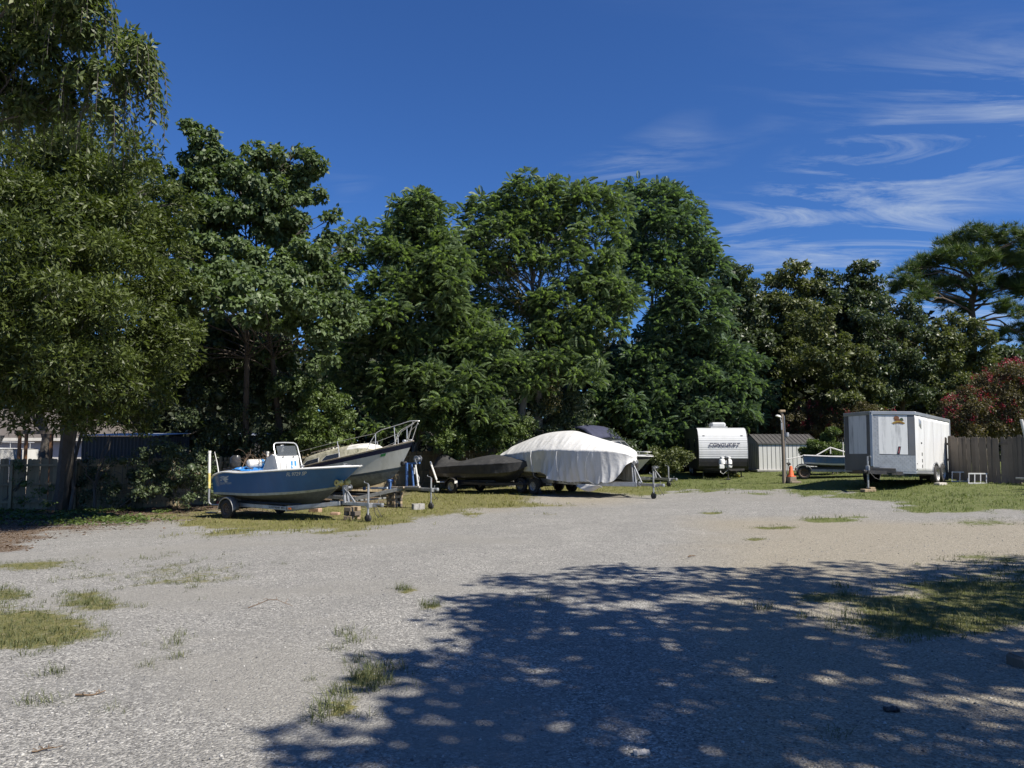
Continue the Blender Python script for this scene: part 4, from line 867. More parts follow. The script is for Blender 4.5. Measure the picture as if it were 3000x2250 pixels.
boat_trailer(VB, 'aluminium trailer under the blue motorboat with a tall white and yellow guide pole', 'alu', 1.0, .43, -.75, 4.0, 5.55, [0], .30, 'rim_rust', (5.19, -.16, 1.19), (4.22, 1.12, .62), .60, .47, poles=[(-.84, -1.12, .40, 2.10, 0, 'bent'), (-.84, 1.12, .40, 2.05, 0, 'bent')], fender_mat='galv')
def blue_extras():
    V = VB
    # rollers and lettering on the trailer belong to it
    t = [o for o in bpy.data.objects if o.name.startswith('boat_trailer')][0]
    m = MB()
    for y in (-.12, .12): m.lathe([(.03, -.1), (.10, -.09), (.06, 0), (.10, .09), (.03, .1)], Matrix.Translation((3.98, y*1.2, 1.20)) @ Matrix.Rotation(math.pi/2, 4, 'X'), 14)
    m.build('bow_roller', 'yellow_pvc', t, True)
    fn = lambda a, b: Vector((2.0+a, -.78-.040, .435+b))
    m = MB(); m.add([fn(-.55, -.045), fn(.48, -.045), fn(.48, .045), fn(-.55, .045)], [(0, 1, 2, 3)]); m.build('maker_plate', 'print_grey', t)
    fn2 = lambda a, b: Vector((2.1+a, -.78-.043, .435+b)); lettering('maker_name', 'GLASSTREAM', .085, lambda a, b: fn2(a-.14, b), 'print_dark', t, bold=.002); lettering('maker_suffix', 'MFG', .085, lambda a, b: fn2(a+.25, b), 'print_dark', t, bold=.002)
    m = MB(); m.box((2.65, -.822, .435), (.12, .012, .05)); m.build('side_marker', 'amber_lens', t)
    # tarp, branches
    tp = V.thing('blue_tarp', 'crumpled bright blue tarp bundled in the stern of the blue motorboat', 'tarp'); rows = []
    for i in range(26):
        a = i/25; rows.append([Vector((-.6+1.15*a, -.92+1.5*b/15, 1.42+.16*math.sin(math.pi*b/15)*math.sin(math.pi*(.12+.8*a))+RNG.normal(0, .022))) for b in range(16)])
    MB().grid(rows).build('tarp_sheet', 'tarp_blue', tp, thick=.01)
    m = MB()
    for k in range(5):
        a = Vector((-.5+.25*k, -.85, 1.36)); m.tube([a, a+Vector((.12, -.03, -.02)), a+Vector((.3, .02, .01))], .012, 5)
    m.build('tarp_cord', 'black_steel', tp)
    br = V.thing('branch_pile', 'dry bare branches lying over the blue tarp in the boat', 'branches')
    for k in range(13):
        a = Vector((-.35+1.1*RNG.random(), -.8+1.1*RNG.random(), 1.52)); d = Vector((RNG.normal(0, .5), RNG.normal(0, .4), .25+.5*RNG.random())); m = MB()
        pts = limb(m, a, a+d*.75, .013, .004, 5, .3, 4)
        for j in range(5): e = pts[2]+Vector((RNG.normal(0, .2), RNG.normal(0, .2), .06+.16*RNG.random())); limb(m, pts[1+j % 3], e, .007, .002, 4, .3, 3)
        m.build('branch', 'twig_brown', br, True)
    m = MB(); m.tube([(-.75, -.7, 1.52), (.6, -.95, 1.47)], .018, 6); m.tube([(-.8, -.5, 1.56), (.4, -.9, 1.50)], .014, 6); m.build('black_pole', 'black_steel', br)
blue_extras()
# ---- sailboat
VS = frame_from_wheel(1263, 1491, -35, .12, 5.6)
pm('hull_cream', (.62, .61, .55), .4, 0, .1, 1.5, dirt=(.36, .34, .27), damt=.55, streak=True)
pm('boot_top', (.05, .07, .09), .5, 0, .2, 4); pm('antifoul', (.20, .205, .19), .8, 0, .3, 5, dirt=(.10, .11, .09), damt=.7)
pm('algae_gel', (.40, .38, .28), .75, 0, .25, 3, dirt=(.10, .105, .055), damt=.85, bump=.3, bscale=60)
pm('deck_white', (.66, .65, .60), .6, 0, .15, 3, dirt=(.30, .28, .2), damt=.6); pm('wood_teak', (.26, .22, .17), .8, 0, .3, 9)
pm('green_sticker', (.03, .22, .06), .5, 0, .1)
def sailboat():
    V = VS; t = V.thing('sailboat', 'cream sailboat with navy sheer stripe and weathered cabin, bow raised', 'boat')
    H = Hull([(0, -2.2, .50), (.3, -.3, .42), (.55, 1.3, .60), (.75, 2.4, .74), (.9, 3.1, .90), (1, 3.55, 1.06)],
             [(0, -2.3, .70, .75), (.3, -.4, .80, 1.0), (.5, 1.0, .95, .98), (.7, 2.3, 1.12, .72), (.87, 3.3, 1.28, .34), (1, 3.97, 1.40, 0)],
             [(0, -2.4, 1.16, .85), (.3, -.4, 1.38, 1.12), (.5, .95, 1.63, 1.14), (.7, 2.4, 1.91, .92), (.86, 3.6, 2.18, .52), (.95, 4.25, 2.34, .2), (1, 4.64, 2.44, 0)], .55, 1.25, .35)
    H.mesh([0, .2, .4, .6, .8, 1, 1.10, 1.3, 1.5, 1.68, 1.77, 1.955, 2], [0, 0, 0, 0, 0, 1, 2, 2, 2, 2, 3, 2]).build('hull', ['antifoul', 'boot_top', 'hull_cream', 'navy'], t, True, angle=50)
    H.rail(1.995, .022, .006).build('toe_rail', 'wood_teak', t, True)
    m = MB(); rows = []
    for i in range(31):
        u = .02+.97*i/30; p = H.S(u, 2, -1); b = -p.y
        rows.append([Vector((p.x, -b+2*b*k/8, p.z+.01+.05*b*(1-((k-4)/4)**2))) for k in range(9)])
    m.grid(rows); m.build('deck', 'deck_white', t, True)
    # cabin trunk
    zd = cubic([-2.4, -.4, .95, 2.4, 3.6, 4.64], [1.16, 1.38, 1.63, 1.91, 2.18, 2.44])
    st = [(-.75, .02, .62), (-.62, .30, .66), (-.45, .44, .68), (0, .47, .70), (.6, .48, .70), (1.2, .47, .66), (1.8, .46, .58), (2.3, .40, .50), (2.7, .27, .42), (2.95, .12, .34), (3.05, .01, .3)]; rows = []
    for x, h, w in st:
        z = zd(x)+.02; rows.append([Vector((x, -w-.05, z)), Vector((x, -w+.03, z+h*.62)), Vector((x, -w+.10, z+h*.9)), Vector((x, -w*.6, z+h*1.02)), Vector((x, 0, z+h*1.1)), Vector((x, w*.6, z+h*1.02)), Vector((x, w-.10, z+h*.9)), Vector((x, w-.03, z+h*.62)), Vector((x, w+.05, z))])
    m = MB(); m.grid(rows, mfun=lambda i, j: 1 if i >= 6 and 1 <= j <= 6 else 0); cab = m.build('cabin', ['algae_gel', 'deck_white'], t, True, angle=50)
    for (x0, x1) in ((-.42, .45), (.68, 1.50)):
        def side(x, f): z = zd(x)+.02; w = np.interp(x, [q[0] for q in st], [q[2] for q in st]); h = np.interp(x, [q[0] for q in st], [q[1] for q in st]); return z+h*f*.62, w+.05-.08*f
        def quad(e, off, nm, mt, par):
            a = []
            for x, f in ((x0+e+.03, .18), (x1-e-.02, .18), (x1-e, .34), (x1-e-.05, .80), (x0+e+.16, .80), (x0+e, .40)):
                ff = f+(e*.9 if f < .5 else -e*.9); z, y = side(x, ff); a.append(Vector((x, -y-off, z)))
            mb = MB(); mb.add(a, [tuple(range(6))]); return mb.build(nm, mt, par, thick=.006)
        w = quad(-.045, .010, 'window', 'deck_white', cab); quad(0, .018, 'pane', 'smoked', w)
    m = MB()
    for y in (-.36, .36):
        pts = [Vector((x, y, zd(x)+.02+.47*1.06)) for x in np.linspace(-.4, 1.15, 9)]
        m.tube([p+Vector((0, 0, .07)) for p in pts], .018, 6)
        for p in pts[::1]: m.box(p+Vector((0, 0, .025)), (.07, .03, .06))
    m.build('hand_rail', 'wood_teak', cab)
    m = MB(); m.box((.35, 0, zd(.35)+.56), (.9, .62, .06), Matrix.Rotation(-.17, 3, 'Y'), ch=.02); m.build('hatch', 'deck_white', cab)
    # pulpit, stanchions, life lines
    zb = 2.44; m = MB()
    def rp(x, y, h): return Vector((x, y, zd(x)+h))
    top = [(2.95, -.66, 0.0), (3.15, -.62, .35), (3.35, -.56, .60), (3.55, -.50, .66), (4.2, -.28, .68), (4.6, -.17, .70), (4.85, -.07, .70), (4.9, 0, .69)]
    allp = [rp(*q) for q in top]+[rp(x, -y, h) for x, y, h in reversed(top[:-1])]; m.tube(allp, .013, 8)
    for sg in (-1, 1):
        m.tube([rp(3.35, sg*.58, 0), rp(3.32, sg*.57, .57)], .014, 6); m.tube([rp(4.05, sg*.3, 0), rp(4.0, sg*.33, .67)], .015, 6)
        m.tube([rp(3.95, sg*.32, 0), rp(4.25, sg*.2, .42), rp(4.75, sg*.12, .60)], .014, 6); m.tube([rp(4.45, sg*.1, 0), rp(4.72, sg*.13, .66)], .014, 6)
    m.build('pulpit', 'steel_bright', t, True)
    for sg in (-1, 1):
        m = MB(); m.tube([rp(1.95, sg*1.0, 0), rp(1.80, sg*1.0, .62)], .014, 6); m.build('stanchion', 'steel_bright', t)
        m = MB(); m.tube([rp(-.6, sg*1.08, 0), rp(-.62, sg*1.08, .60)], .014, 6); m.build('stanchion', 'steel_bright', t)
        m = MB(); m.tube([rp(-2.2, sg*.85, .55), rp(-.62, sg*1.08, .60), rp(1.80, sg*1.0, .61), rp(3.38, sg*.56, .58)], .007, 5); m.tube([rp(-.62, sg*1.08, .30), rp(1.87, sg*1.0, .30), rp(3.33, sg*.57, .30)], .006, 5); m.build('life_line', 'steel_bright', t)
    m = MB(); m.lathe([(0, .12), (.06, .12), (.08, .06), (.05, .02), (.05, 0)], Matrix.Translation(rp(4.2, 0, .02)), 12); m.box(rp(4.5, 0, .05), (.14, .08, .06), ch=.02); m.build('bow_fitting', 'steel_bright', t, True)
    fn = lambda a, b: H.S(.872+a, 1.70+b, -1, .005); m = MB(); m.add([fn(-.012, -.055), fn(.014, -.05), fn(.014, .055), fn(-.012, .05)], [(0, 1, 2, 3)]); m.build('green_sticker', 'green_sticker', t)
sailboat()
ts = boat_trailer(VS, 'rusty galvanised trailer carrying the sailboat, its tongue propped on timber', 'galv', 1.0, .36, -2.2, 4.2, 5.75, [-.5], .31, 'rim_rust', (5.59, -.12, 1.16), None, .75, .43, rail_h=.13)
def sail_extras():
    V = VS
    m = MB(); m.beam((4.40, -.07, .78), (4.38, -.05, 1.66), .06, .08); m.beam((4.62, .05, .78), (4.50, .05, 1.66), .05, .06); m.beam((4.15, 0, 1.62), (4.95, 0, 1.66), .06, .06); w = m.build('winch_post', 'blue_paint', ts)
    m = MB(); m.lathe([(.03, -.09), (.12, -.09), (.12, -.075), (.05, -.07), (.05, .07), (.12, .075), (.12, .09), (.03, .09)], Matrix.Translation((4.85, 0, 1.80)) @ Matrix.Rotation(math.pi/2, 4, 'X'), 18); m.tube([(4.88, -.1, 1.8), (4.9, -.2, 1.8), (5.02, -.22, 1.62)], .012, 6); m.build('winch', 'galv', w, True)
    m = MB(); m.lathe([(.02, -.1), (.09, -.09), (.06, 0), (.09, .09), (.02, .1)], Matrix.Translation((4.18, 0, 1.62)) @ Matrix.Rotation(math.pi/2, 4, 'X'), 14); m.build('bow_roller', 'rubber', w, True)
    m = MB(); m.box((4.80, -.12, 1.38), (.07, .03, .22), ch=.01); m.build('battery_box', 'white_pvc', ts)
    m = MB(); m.tube([(4.95, -.05, .80), (4.80, -.06, 1.6)], .03, 8); m.build('prop_tube', 'white_pvc', ts)
    m = MB(); m.tube([(4.9, -.1, .9), (5.05, -.15, 1.0), (5.08, -.16, 1.15), (4.95, -.12, 1.28)], .008, 5); m.build('cable', 'white_pvc', ts)
    for x0, x1, c in ((2.7, 3.55, 'blue_pale'), (3.75, 4.35, 'wood_rust'), (4.4, 5.1, 'wood_pale')):
        m = MB(); m.box(((x0+x1)/2, -.14, .60+.145*(((x0+x1)/2-2.7)/2.5)+.1), (x1-x0, .10, .07), Matrix.Rotation(-.05, 3, 'Y'), ch=.006); m.build('plank_shim', c, ts)
    for x in (2.3, 3.62):
        m = MB(); m.beam((x, -.1, .62), (x, -.1, .95), .08, .08); m.lathe([(.02, -.1), (.07, -.09), (.05, 0), (.07, .09), (.02, .1)], Matrix.Translation((x, -.1, 1.0)) @ Matrix.Rotation(math.pi/2, 4, 'X'), 12); m.build('keel_support', 'blue_paint', ts)
pm('blue_pale', (.45, .52, .58), .7, 0, .15, 6, dirt=(.3, .3, .3), damt=.4); pm('wood_rust', (.42, .36, .28), .8, 0, .25, 5, dirt=(.25, .14, .08), damt=.5)
sail_extras()
def timber_crib(V, x, y, ztop, label, n=4, L=.42, mats=('wood_grey', 'wood_block'), name='timber_crib'):
    p = V.w((x, y, 0)); z0 = G(p.x, p.y); t = thing(name, label, 'wood blocks', (p.x, p.y, z0), V.yaw); h = (V.loc.z+ztop-z0)/n
    for k in range(n):
        for s in (-1, 1):
            m = MB(); c = (s*.13, 0, h*(k+.5)) if k % 2 else (0, s*.13, h*(k+.5)); d = (.14, L, h*.93) if k % 2 else (L, .14, h*.93)
            m.box(c, d, Matrix.Rotation(RNG.normal(0, .05), 3, 'Z'), ch=.008); m.build('block', mats[k % len(mats)], t)
    return t
timber_crib(VS, 3.75, 0, .60, 'stack of weathered timber blocks propping the sailboat trailer tongue', 5)
timber_crib(VB, 4.25, .15, .50, 'pale timber blocks stacked under the blue boat winch stand', 3, .30, ('wood_block', 'wood_grey'))
def loose_block(u, v, d, yaw, mat, label, name='concrete_block', cat='block', n=1):
    p = gnd(u, v); m = MB()
    if cat == 'block' and n == 2:
        w = d[0]/3
        for k in (-1, 0, 1): m.box((k*(d[0]-.04)/2, 0, d[2]/2), (.04, d[1], d[2]), ch=.006)
        m.box((0, d[1]/2-.015, d[2]/2), (d[0]-.05, .03, d[2]-.002)); m.box((0, -d[1]/2+.015, d[2]/2), (d[0]-.05, .03, d[2]-.002))
    else: m.box((0, 0, d[2]/2), d, ch=.012); m.box((0, 0, d[2]+.004), (d[0]*.9, d[1]*.86, .01))
    o = m.build(name, mat); o.location = (p.x, p.y, p.z-.01); o.rotation_euler = (0, 0, yaw); tag(o, label, cat); return o
pm('paver_red', (.36, .24, .17), .9, 0, .2, 8, bump=.3)
loose_block(924, 1500, (.44, .2, .14), -.5, 'paver_red', 'flat tan paver lying under the front of the blue boat trailer', 'paver')
loose_block(982, 1508, (.3, .16, .08), -.3, 'paver_red', 'small reddish brick on the gravel under the blue boat tongue', 'brick_paver')
loose_block(1225, 1492, (.4, .22, .2), .5, 'concrete', 'hollow grey concrete block lying in the grass by the sailboat jack', n=2)
# ---- black covered boat
VK = frame_from_wheel(1325, 1446, -40, .9)
pm('black_cover', (.030, .030, .031), .72, 0, .15, 2, bump=.15, bscale=90, dirt=(.075, .073, .07), damt=.5)
def cover_mat(name, col, dirt):
    return pm(name, col, .62, 0, .05, 2.5, bump=.7, bscale=7, dirt=dirt, damt=.6, streak=True)
cover_mat('white_cover', (.60, .595, .575), (.48, .465, .42))
def cover(V, name, label, cat, mat, xs, ridge, hb, shz, hem, nu=150, nv=26, fold=.04, freq=9, power=None, seed=1, tuck=.03):
    fr, fb, fs, fh = cubic(xs, ridge), cubic(xs, hb), cubic(xs, shz), cubic(xs, hem); pw = cubic(xs, power) if power else (lambda x: .85)
    rng = np.random.default_rng(seed); ph = rng.random(12)*6.28; rows = []
    def cr(a): return 1-2*abs(math.sin(a*.5))**.7
    def wr(x, z, k):
        e = .15+.85*(.5+.5*math.sin(1.35*x+ph[k+3]+1.2*math.sin(.8*x)))
        return e*(cr(freq*x+ph[k]+1.6*math.sin(1.7*x+ph[k+1])+1.1*z)*.55+cr(freq*2.1*x+ph[k+2]-2.6*z+1.2*math.sin(2.9*x))*.30)+cr(freq*3.9*x+ph[k+3]+4*z)*.12
    for i in range(nu+1):
        x = xs[0]+(xs[-1]-xs[0])*i/nu; R = fr(x); B = max(.02, fb(x)); Sz = fs(x); Hm = min(fh(x), Sz-.04); row = []
        def half(sg, k):
            out = []
            for j in range(nv+1):
                t = j/nv
                if t < .5:                                  # skirt, hem to shoulder
                    q = t/.5; dz = Sz-Hm; z = Hm+dz*q; w = wr(x+.15*(1-q), z, k)
                    y = B-tuck*(1-q)+fold*.7*math.sin(1.9*x+2.4*(1-q)+ph[k])*(1-q)+fold*w*(1-q)**.7*min(1, dz*1.6)+.012*wr(x*2, z*3, k+2)
                    z += (.35*fold)*wr(x*1.7, 0, k+1)*(1-q)**2
                    xx = x+.02*wr(x*1.3, z, k+3)*(1-q)
                else:
                    q = (t-.5)/.5; y = B*(1-q)+.02*math.sin(math.pi*q); z = Sz+(R-Sz)*(.55*math.sin(q*math.pi/2)**pw(x)+.45*q)
                    z += fold*.55*wr(x+q*.5, y, k+1)*(1-q)**1.3*(.25+.75*math.sin(math.pi*q)); xx = x
                out.append(Vector((xx, sg*y, z)))
            return out
        a = half(-1, 0); b = half(1, 5); rows.append(a+list(reversed(b[:-1])))
    t = V.thing(name, label, cat); m = MB(); m.grid(rows)
    for rr_ in (rows[0], rows[-1]): m.add(rr_, [tuple(range(len(rr_)))])
    m.build('cover_sheet', mat, t, True, angle=180); return t
def black_boat():
    V = VK
    cover(V, 'boat_cover', 'black fitted cover over a small boat with a raised outboard', 'boat cover', 'black_cover',
          [-1.95, -1.75, -1.5, -1.2, -.8, -.4, .3, 1.0, 1.71, 2.5, 3.2, 3.65, 3.86], [1.22, 1.60, 1.70, 1.62, 1.44, 1.39, 1.50, 1.62, 1.70, 1.62, 1.55, 1.51, 1.49],
          [.45, .55, .70, .82, .86, .88, .9, .9, .88, .76, .5, .2, .04], [1.02, 1.04, 1.07, 1.10, 1.13, 1.16, 1.21, 1.25, 1.29, 1.35, 1.41, 1.46, 1.48], [.80, .80, .80, .82, .84, .86, .87, .88, .90, .95, 1.05, 1.25, 1.42],
          fold=.022, freq=6, power=[1.8, 2.0, 2.0, 1.8, 1.4, 1.1, .95, .9, .9, .9, .9, .9, 1], seed=4, tuck=.06)
    t = V.thing('covered_boat', 'dark hull of the small boat under the black cover', 'boat')
    H = Hull([(0, -1.55, .50), (.5, .9, .48), (.8, 2.4, .52), (1, 3.0, .72)], [(0, -1.6, .70, .72), (.5, 1.0, .72, .72), (.8, 2.6, .85, .42), (1, 3.35, 1.0, 0)], [(0, -1.65, .98, .80), (.5, 1.0, 1.15, .83), (.8, 2.9, 1.30, .5), (1, 3.78, 1.42, 0)])
    H.mesh([0, .5, 1, 1.3, 1.6, 1.9], [0]*5, 24).build('hull', 'motor_black', t, True)
    m = MB(); m.box((-1.72, 0, .85), (.12, .1, .6), ch=.02); m.box((-1.78, 0, .6), (.3, .03, .1), ch=.01); m.build('outboard_leg', 'motor_black', t)
black_boat()
tk = boat_trailer(VK, 'black steel trailer with silver wheels under the black covered boat', 'black_steel', .9, .46, -1.4, 3.4, 4.75, [0], .30, 'rim_silver', (4.3, -.14, .55), (4.0, 1.05, .5), .50, .52, poles=[(-.9, -1.0, .56, 1.37, -.42, 'white_pvc'), (-.9, 1.0, .56, 1.50, -.05, 'black_steel')], fender_mat='black_steel', winch_mat='black_steel')
def black_extras():
    m = MB(); m.beam((3.95, 0, 1.0), (4.22, 0, 1.55), .1, .09, ch=.02); m.build('bow_stop', 'rubber', tk)
    m = MB(); m.box((.33, -1.0, .50), (.02, .2, .12), ch=.008); m.build('mud_flap', 'white_pvc', tk)
black_extras()
# ---- white covered boat
VL = frame_from_wheel(1915, 1461, -52, .1, 6.0)
tc_ = cover(VL, 'boat_cover', 'big wrinkled white tarpaulin cover with hanging skirt over a large motorboat', 'boat cover', 'white_cover',
      [-2.3, -2.1, -1.68, -1.1, -.49, .2, .84, 1.3, 1.6, 1.89, 2.3, 2.78, 3.3, 3.81, 4.2, 4.53, 4.75, 4.92, 5.02], [1.80, 1.98, 2.13, 2.29, 2.44, 2.55, 2.60, 2.615, 2.62, 2.60, 2.52, 2.41, 2.29, 2.18, 2.10, 2.03, 1.95, 1.82, 1.68],
      [.85, .98, 1.08, 1.16, 1.2, 1.23, 1.25, 1.25, 1.25, 1.24, 1.22, 1.18, 1.10, .97, .82, .62, .44, .26, .10], [1.50, 1.54, 1.57, 1.61, 1.67, 1.74, 1.79, 1.81, 1.82, 1.83, 1.83, 1.83, 1.84, 1.84, 1.83, 1.80, 1.75, 1.68, 1.60],
      [1.02, 1.02, 1.00, .98, .97, .95, .94, .90, .74, .66, .64, .60, .66, .61, .66, .74, 1.00, 1.30, 1.42], nu=230, nv=40, fold=.17, freq=5.2, seed=8, tuck=.0)
def cover_straps():
    for x, dx in ((.45, .25), (2.05, .2), (3.9, -.15)):
        m = MB(); m.tube([(x, -1.24, 1.80), (x+dx*.4, -1.36, 1.55), (x+dx*.8, -1.38, 1.15), (x+dx, -1.30, .75), (x+dx, -.9, .58)], .011, 5); m.build('tie_rope', 'galv', tc_, True)
cover_straps()
def white_boat():
    V = VL; t = V.thing('covered_boat', 'cream hull of the large motorboat below the white tarpaulin', 'boat')
    H = Hull([(0, -2.0, .62), (.5, 1.4, .60), (.8, 3.2, .66), (1, 3.9, .92)], [(0, -2.05, .92, 1.02), (.5, 1.4, .95, 1.05), (.8, 3.4, 1.05, .62), (1, 4.35, 1.2, 0)], [(0, -2.1, 1.45, 1.05), (.5, 1.4, 1.66, 1.13), (.8, 3.7, 1.72, .78), (1, 4.9, 1.70, 0)], .8, 1.3)
    H.mesh([0, .5, 1, 1.15, 1.5, 1.8, 2], [0]*6, 28).build('hull', 'hull_cream', t, True)
    H.cap(.2, .3, 1.1).build('gunwale', 'white_gel', t, True)
    rows = []
    for i in range(13):
        a = i/12; rows.append([Vector((2.9+1.35*a+.05*b/6, -1.04+.05*math.sin(5*a+b*.6), .55-(b/6)*(.08+.30*math.sin(math.pi*min(1, a*1.0+.12))**1.0*a**.6))) for b in range(7)])
    m = MB(); m.grid(rows); m.build('loose_flap', 'white_cover', tc_, True, thick=.006)
white_boat()
tl = boat_trailer(VL, 'long aluminium trailer with printed rail under the white covered boat', 'alu', 1.05, .57, -1.9, 5.2, 6.35, [-.42, .42], .33, 'rim_silver', (6.0, -.10, .97), (5.05, 1.45, .66), .60, .62, fender_mat='black_steel', rail_h=.17)
def white_extras():
    a = Vector((3.6, -.83, .57)); b = Vector((5.2, -.09, .60)); d = (b-a).normalized(); nrm = Vector((d.y, -d.x, 0)); 
    x0 = 2.35; fn = lambda p, q: Vector((x0+p, -.83-.040, .57+q))
    m = MB(); m.box((x0, -.83-.037, .57), (1.15, .004, .14)); m.build('name_plate', 'white_gel', tl)
    lettering('maker_name', 'LOAD RITE', .135, lambda p, q: Vector((x0+p+.06, -.83-.041, .59+q)), 'print_dark', tl, 0, .005, 1.1); lettering('maker_name', 'TRAILERS', .055, lambda p, q: Vector((x0+p+.08, -.83-.041, .52+q)), 'print_dark', tl, 0, .001, 1.7)
    m = MB(); m.add([Vector((x0-.46+c[0], -.83-.041, .57+c[1])) for c in ((-.06, -.05), (.05, 0), (-.06, .05), (-.03, 0))], [(0, 1, 2, 3)]); m.build('arrow_mark', 'print_dark', tl)
    m = MB()
    for x in (.6, .9, 3.1, 3.2): m.lathe([(0, .012), (.022, .010), (.022, 0)], Matrix.Translation((x, -.83-.037, .56)) @ Matrix.Rotation(math.pi/2, 4, 'X'), 8)
    m.build('bolt', 'black_steel', tl)
    m = MB(); m.tube([(1.55, -.88, .62), (1.58, -.95, .45), (1.56, -.96, .22), (1.60, -.95, .03)], .012, 5); m.tube([(1.5, -.88, .60), (1.46, -.95, .4), (1.48, -.96, .1), (1.50, -.95, .04)], .01, 5); m.lathe([(.05, -.02), (.09, 0), (.05, .02)], Matrix.Translation((1.55, -.92, .55)) @ Matrix.Rotation(math.pi/2, 4, 'X'), 10); m.build('strap', 'black_steel', tl)
white_extras()
# ---- bowrider with bimini
VW = frame_from_wheel(1975, 1425, -50, 0, 6.2)
pm('bimini_navy', (.028, .032, .062), .8, 0, .25, 6, bump=.3)
def bowrider():
    V = VW; t = V.thing('bowrider_boat', 'white bowrider with navy side stripe and dark bimini top behind the covered boat', 'boat')
    H = Hull([(0, -1.3, .42), (.5, 1.6, .40), (.8, 3.2, .46), (1, 4.05, .62)], [(0, -1.35, .68, .95), (.5, 1.6, .70, .98), (.75, 3.1, .80, .68), (.9, 4.0, .95, .32), (1, 4.62, 1.12, 0)], [(0, -1.4, 1.30, 1.0), (.5, 1.6, 1.44, 1.12), (.75, 3.3, 1.48, .98), (.88, 4.25, 1.48, .70), (.96, 4.8, 1.46, .36), (1, 5.05, 1.45, 0)], .8, 1.5)
    H.mesh([0, .5, 1, 1.15, 1.4, 1.55, 1.62, 1.9, 2], [0, 0, 0, 0, 0, 0, 1, 0]).build('hull', ['white_gel', 'navy'], t, True, angle=40)
    H.cap(.24, .3, .95).build('gunwale', 'white_gel', t, True); H.rail(1.97, .025, .01).build('rub_rail', 'white_gel', t, True)
    m = MB()
    for sg in (-1, 1): m.tube([(3.6, sg*.75, 1.50), (3.65, sg*.74, 1.62), (4.3, sg*.55, 1.66), (4.8, sg*.22, 1.64), (4.9, 0, 1.63)], .014, 6); m.tube([(4.3, sg*.56, 1.49), (4.3, sg*.55, 1.66)], .012, 6)
    m.build('bow_rail', 'steel_bright', t, True)
    m = MB(); m.box((2.6, 0, 1.62), (.8, 1.7, .38), ch=.1); m.build('dash', 'white_gel', t)
    base = [(2.2, -1.0, 1.5), (3.0, -.92, 1.56), (3.55, -.5, 1.62), (3.65, 0, 1.64), (3.55, .5, 1.62), (3.0, .92, 1.56), (2.2, 1.0, 1.5)]; top = [(1.9, -.92, 1.88), (2.6, -.82, 2.06), (2.98, -.44, 2.12), (3.05, 0, 2.13), (2.98, .44, 2.12), (2.6, .82, 2.06), (1.9, .92, 1.88)]
    m = MB(); m.grid([[Vector(p) for p in base], [Vector(p) for p in top]]); w = m.build('windshield', 'smoked', t, thick=.008)
    m = MB(); m.tube(top, .016, 6); m.tube(base, .014, 6)
    for a, b in zip(base, top): m.tube([a, b], .012, 6)
    m.build('windshield_frame', 'steel_bright', w, True)
    rows = []
    for x, z, dp in ((-.45, 2.75, .25), (-.35, 2.85, .2), (.2, 2.90, .14), (.8, 2.91, .13), (1.3, 2.88, .13), (1.7, 2.78, .14), (2.1, 2.52, .18), (2.4, 2.28, .2)):
        rows.append([Vector((x, -1.0, z-dp)), Vector((x, -.9, z-.04)), Vector((x, -.5, z)), Vector((x, 0, z+.03)), Vector((x, .5, z)), Vector((x, .9, z-.04)), Vector((x, 1.0, z-dp))])
    m = MB(); m.grid(rows); b = m.build('bimini_top', 'bimini_navy', t, True, thick=.012)
    m = MB()
    for sg in (-1, 1): m.tube([(1.2, sg*1.02, 1.42), (1.7, sg*1.0, 2.0), (2.3, sg*.98, 2.15)], .014, 6); m.tube([(1.2, sg*1.02, 1.42), (.9, sg*1.0, 2.8)], .014, 6); m.tube([(1.2, sg*1.02, 1.42), (-.3, sg*1.0, 2.7)], .014, 6); m.tube([(3.0, sg*.93, 1.55), (2.35, sg*.98, 2.2)], .013, 6)
    m.build('bimini_frame', 'steel_bright', b, True)
    m = MB(); m.grid([[Vector((2.4, -.9+1.8*k/6, 2.26)) for k in range(7)], [Vector((2.65, -.86+1.72*k/6, 2.1)) for k in range(7)]]); m.build('clear_curtain', 'smoked', b, thick=.004)
bowrider()
boat_trailer(VW, 'galvanised trailer under the white bowrider with navy stripe', 'alu', 1.0, .40, -1.2, 5.0, 6.3, [0], .31, 'rim_silver', (6.0, -.12, 1.0), (5.2, 1.0, .45), .44, .45)
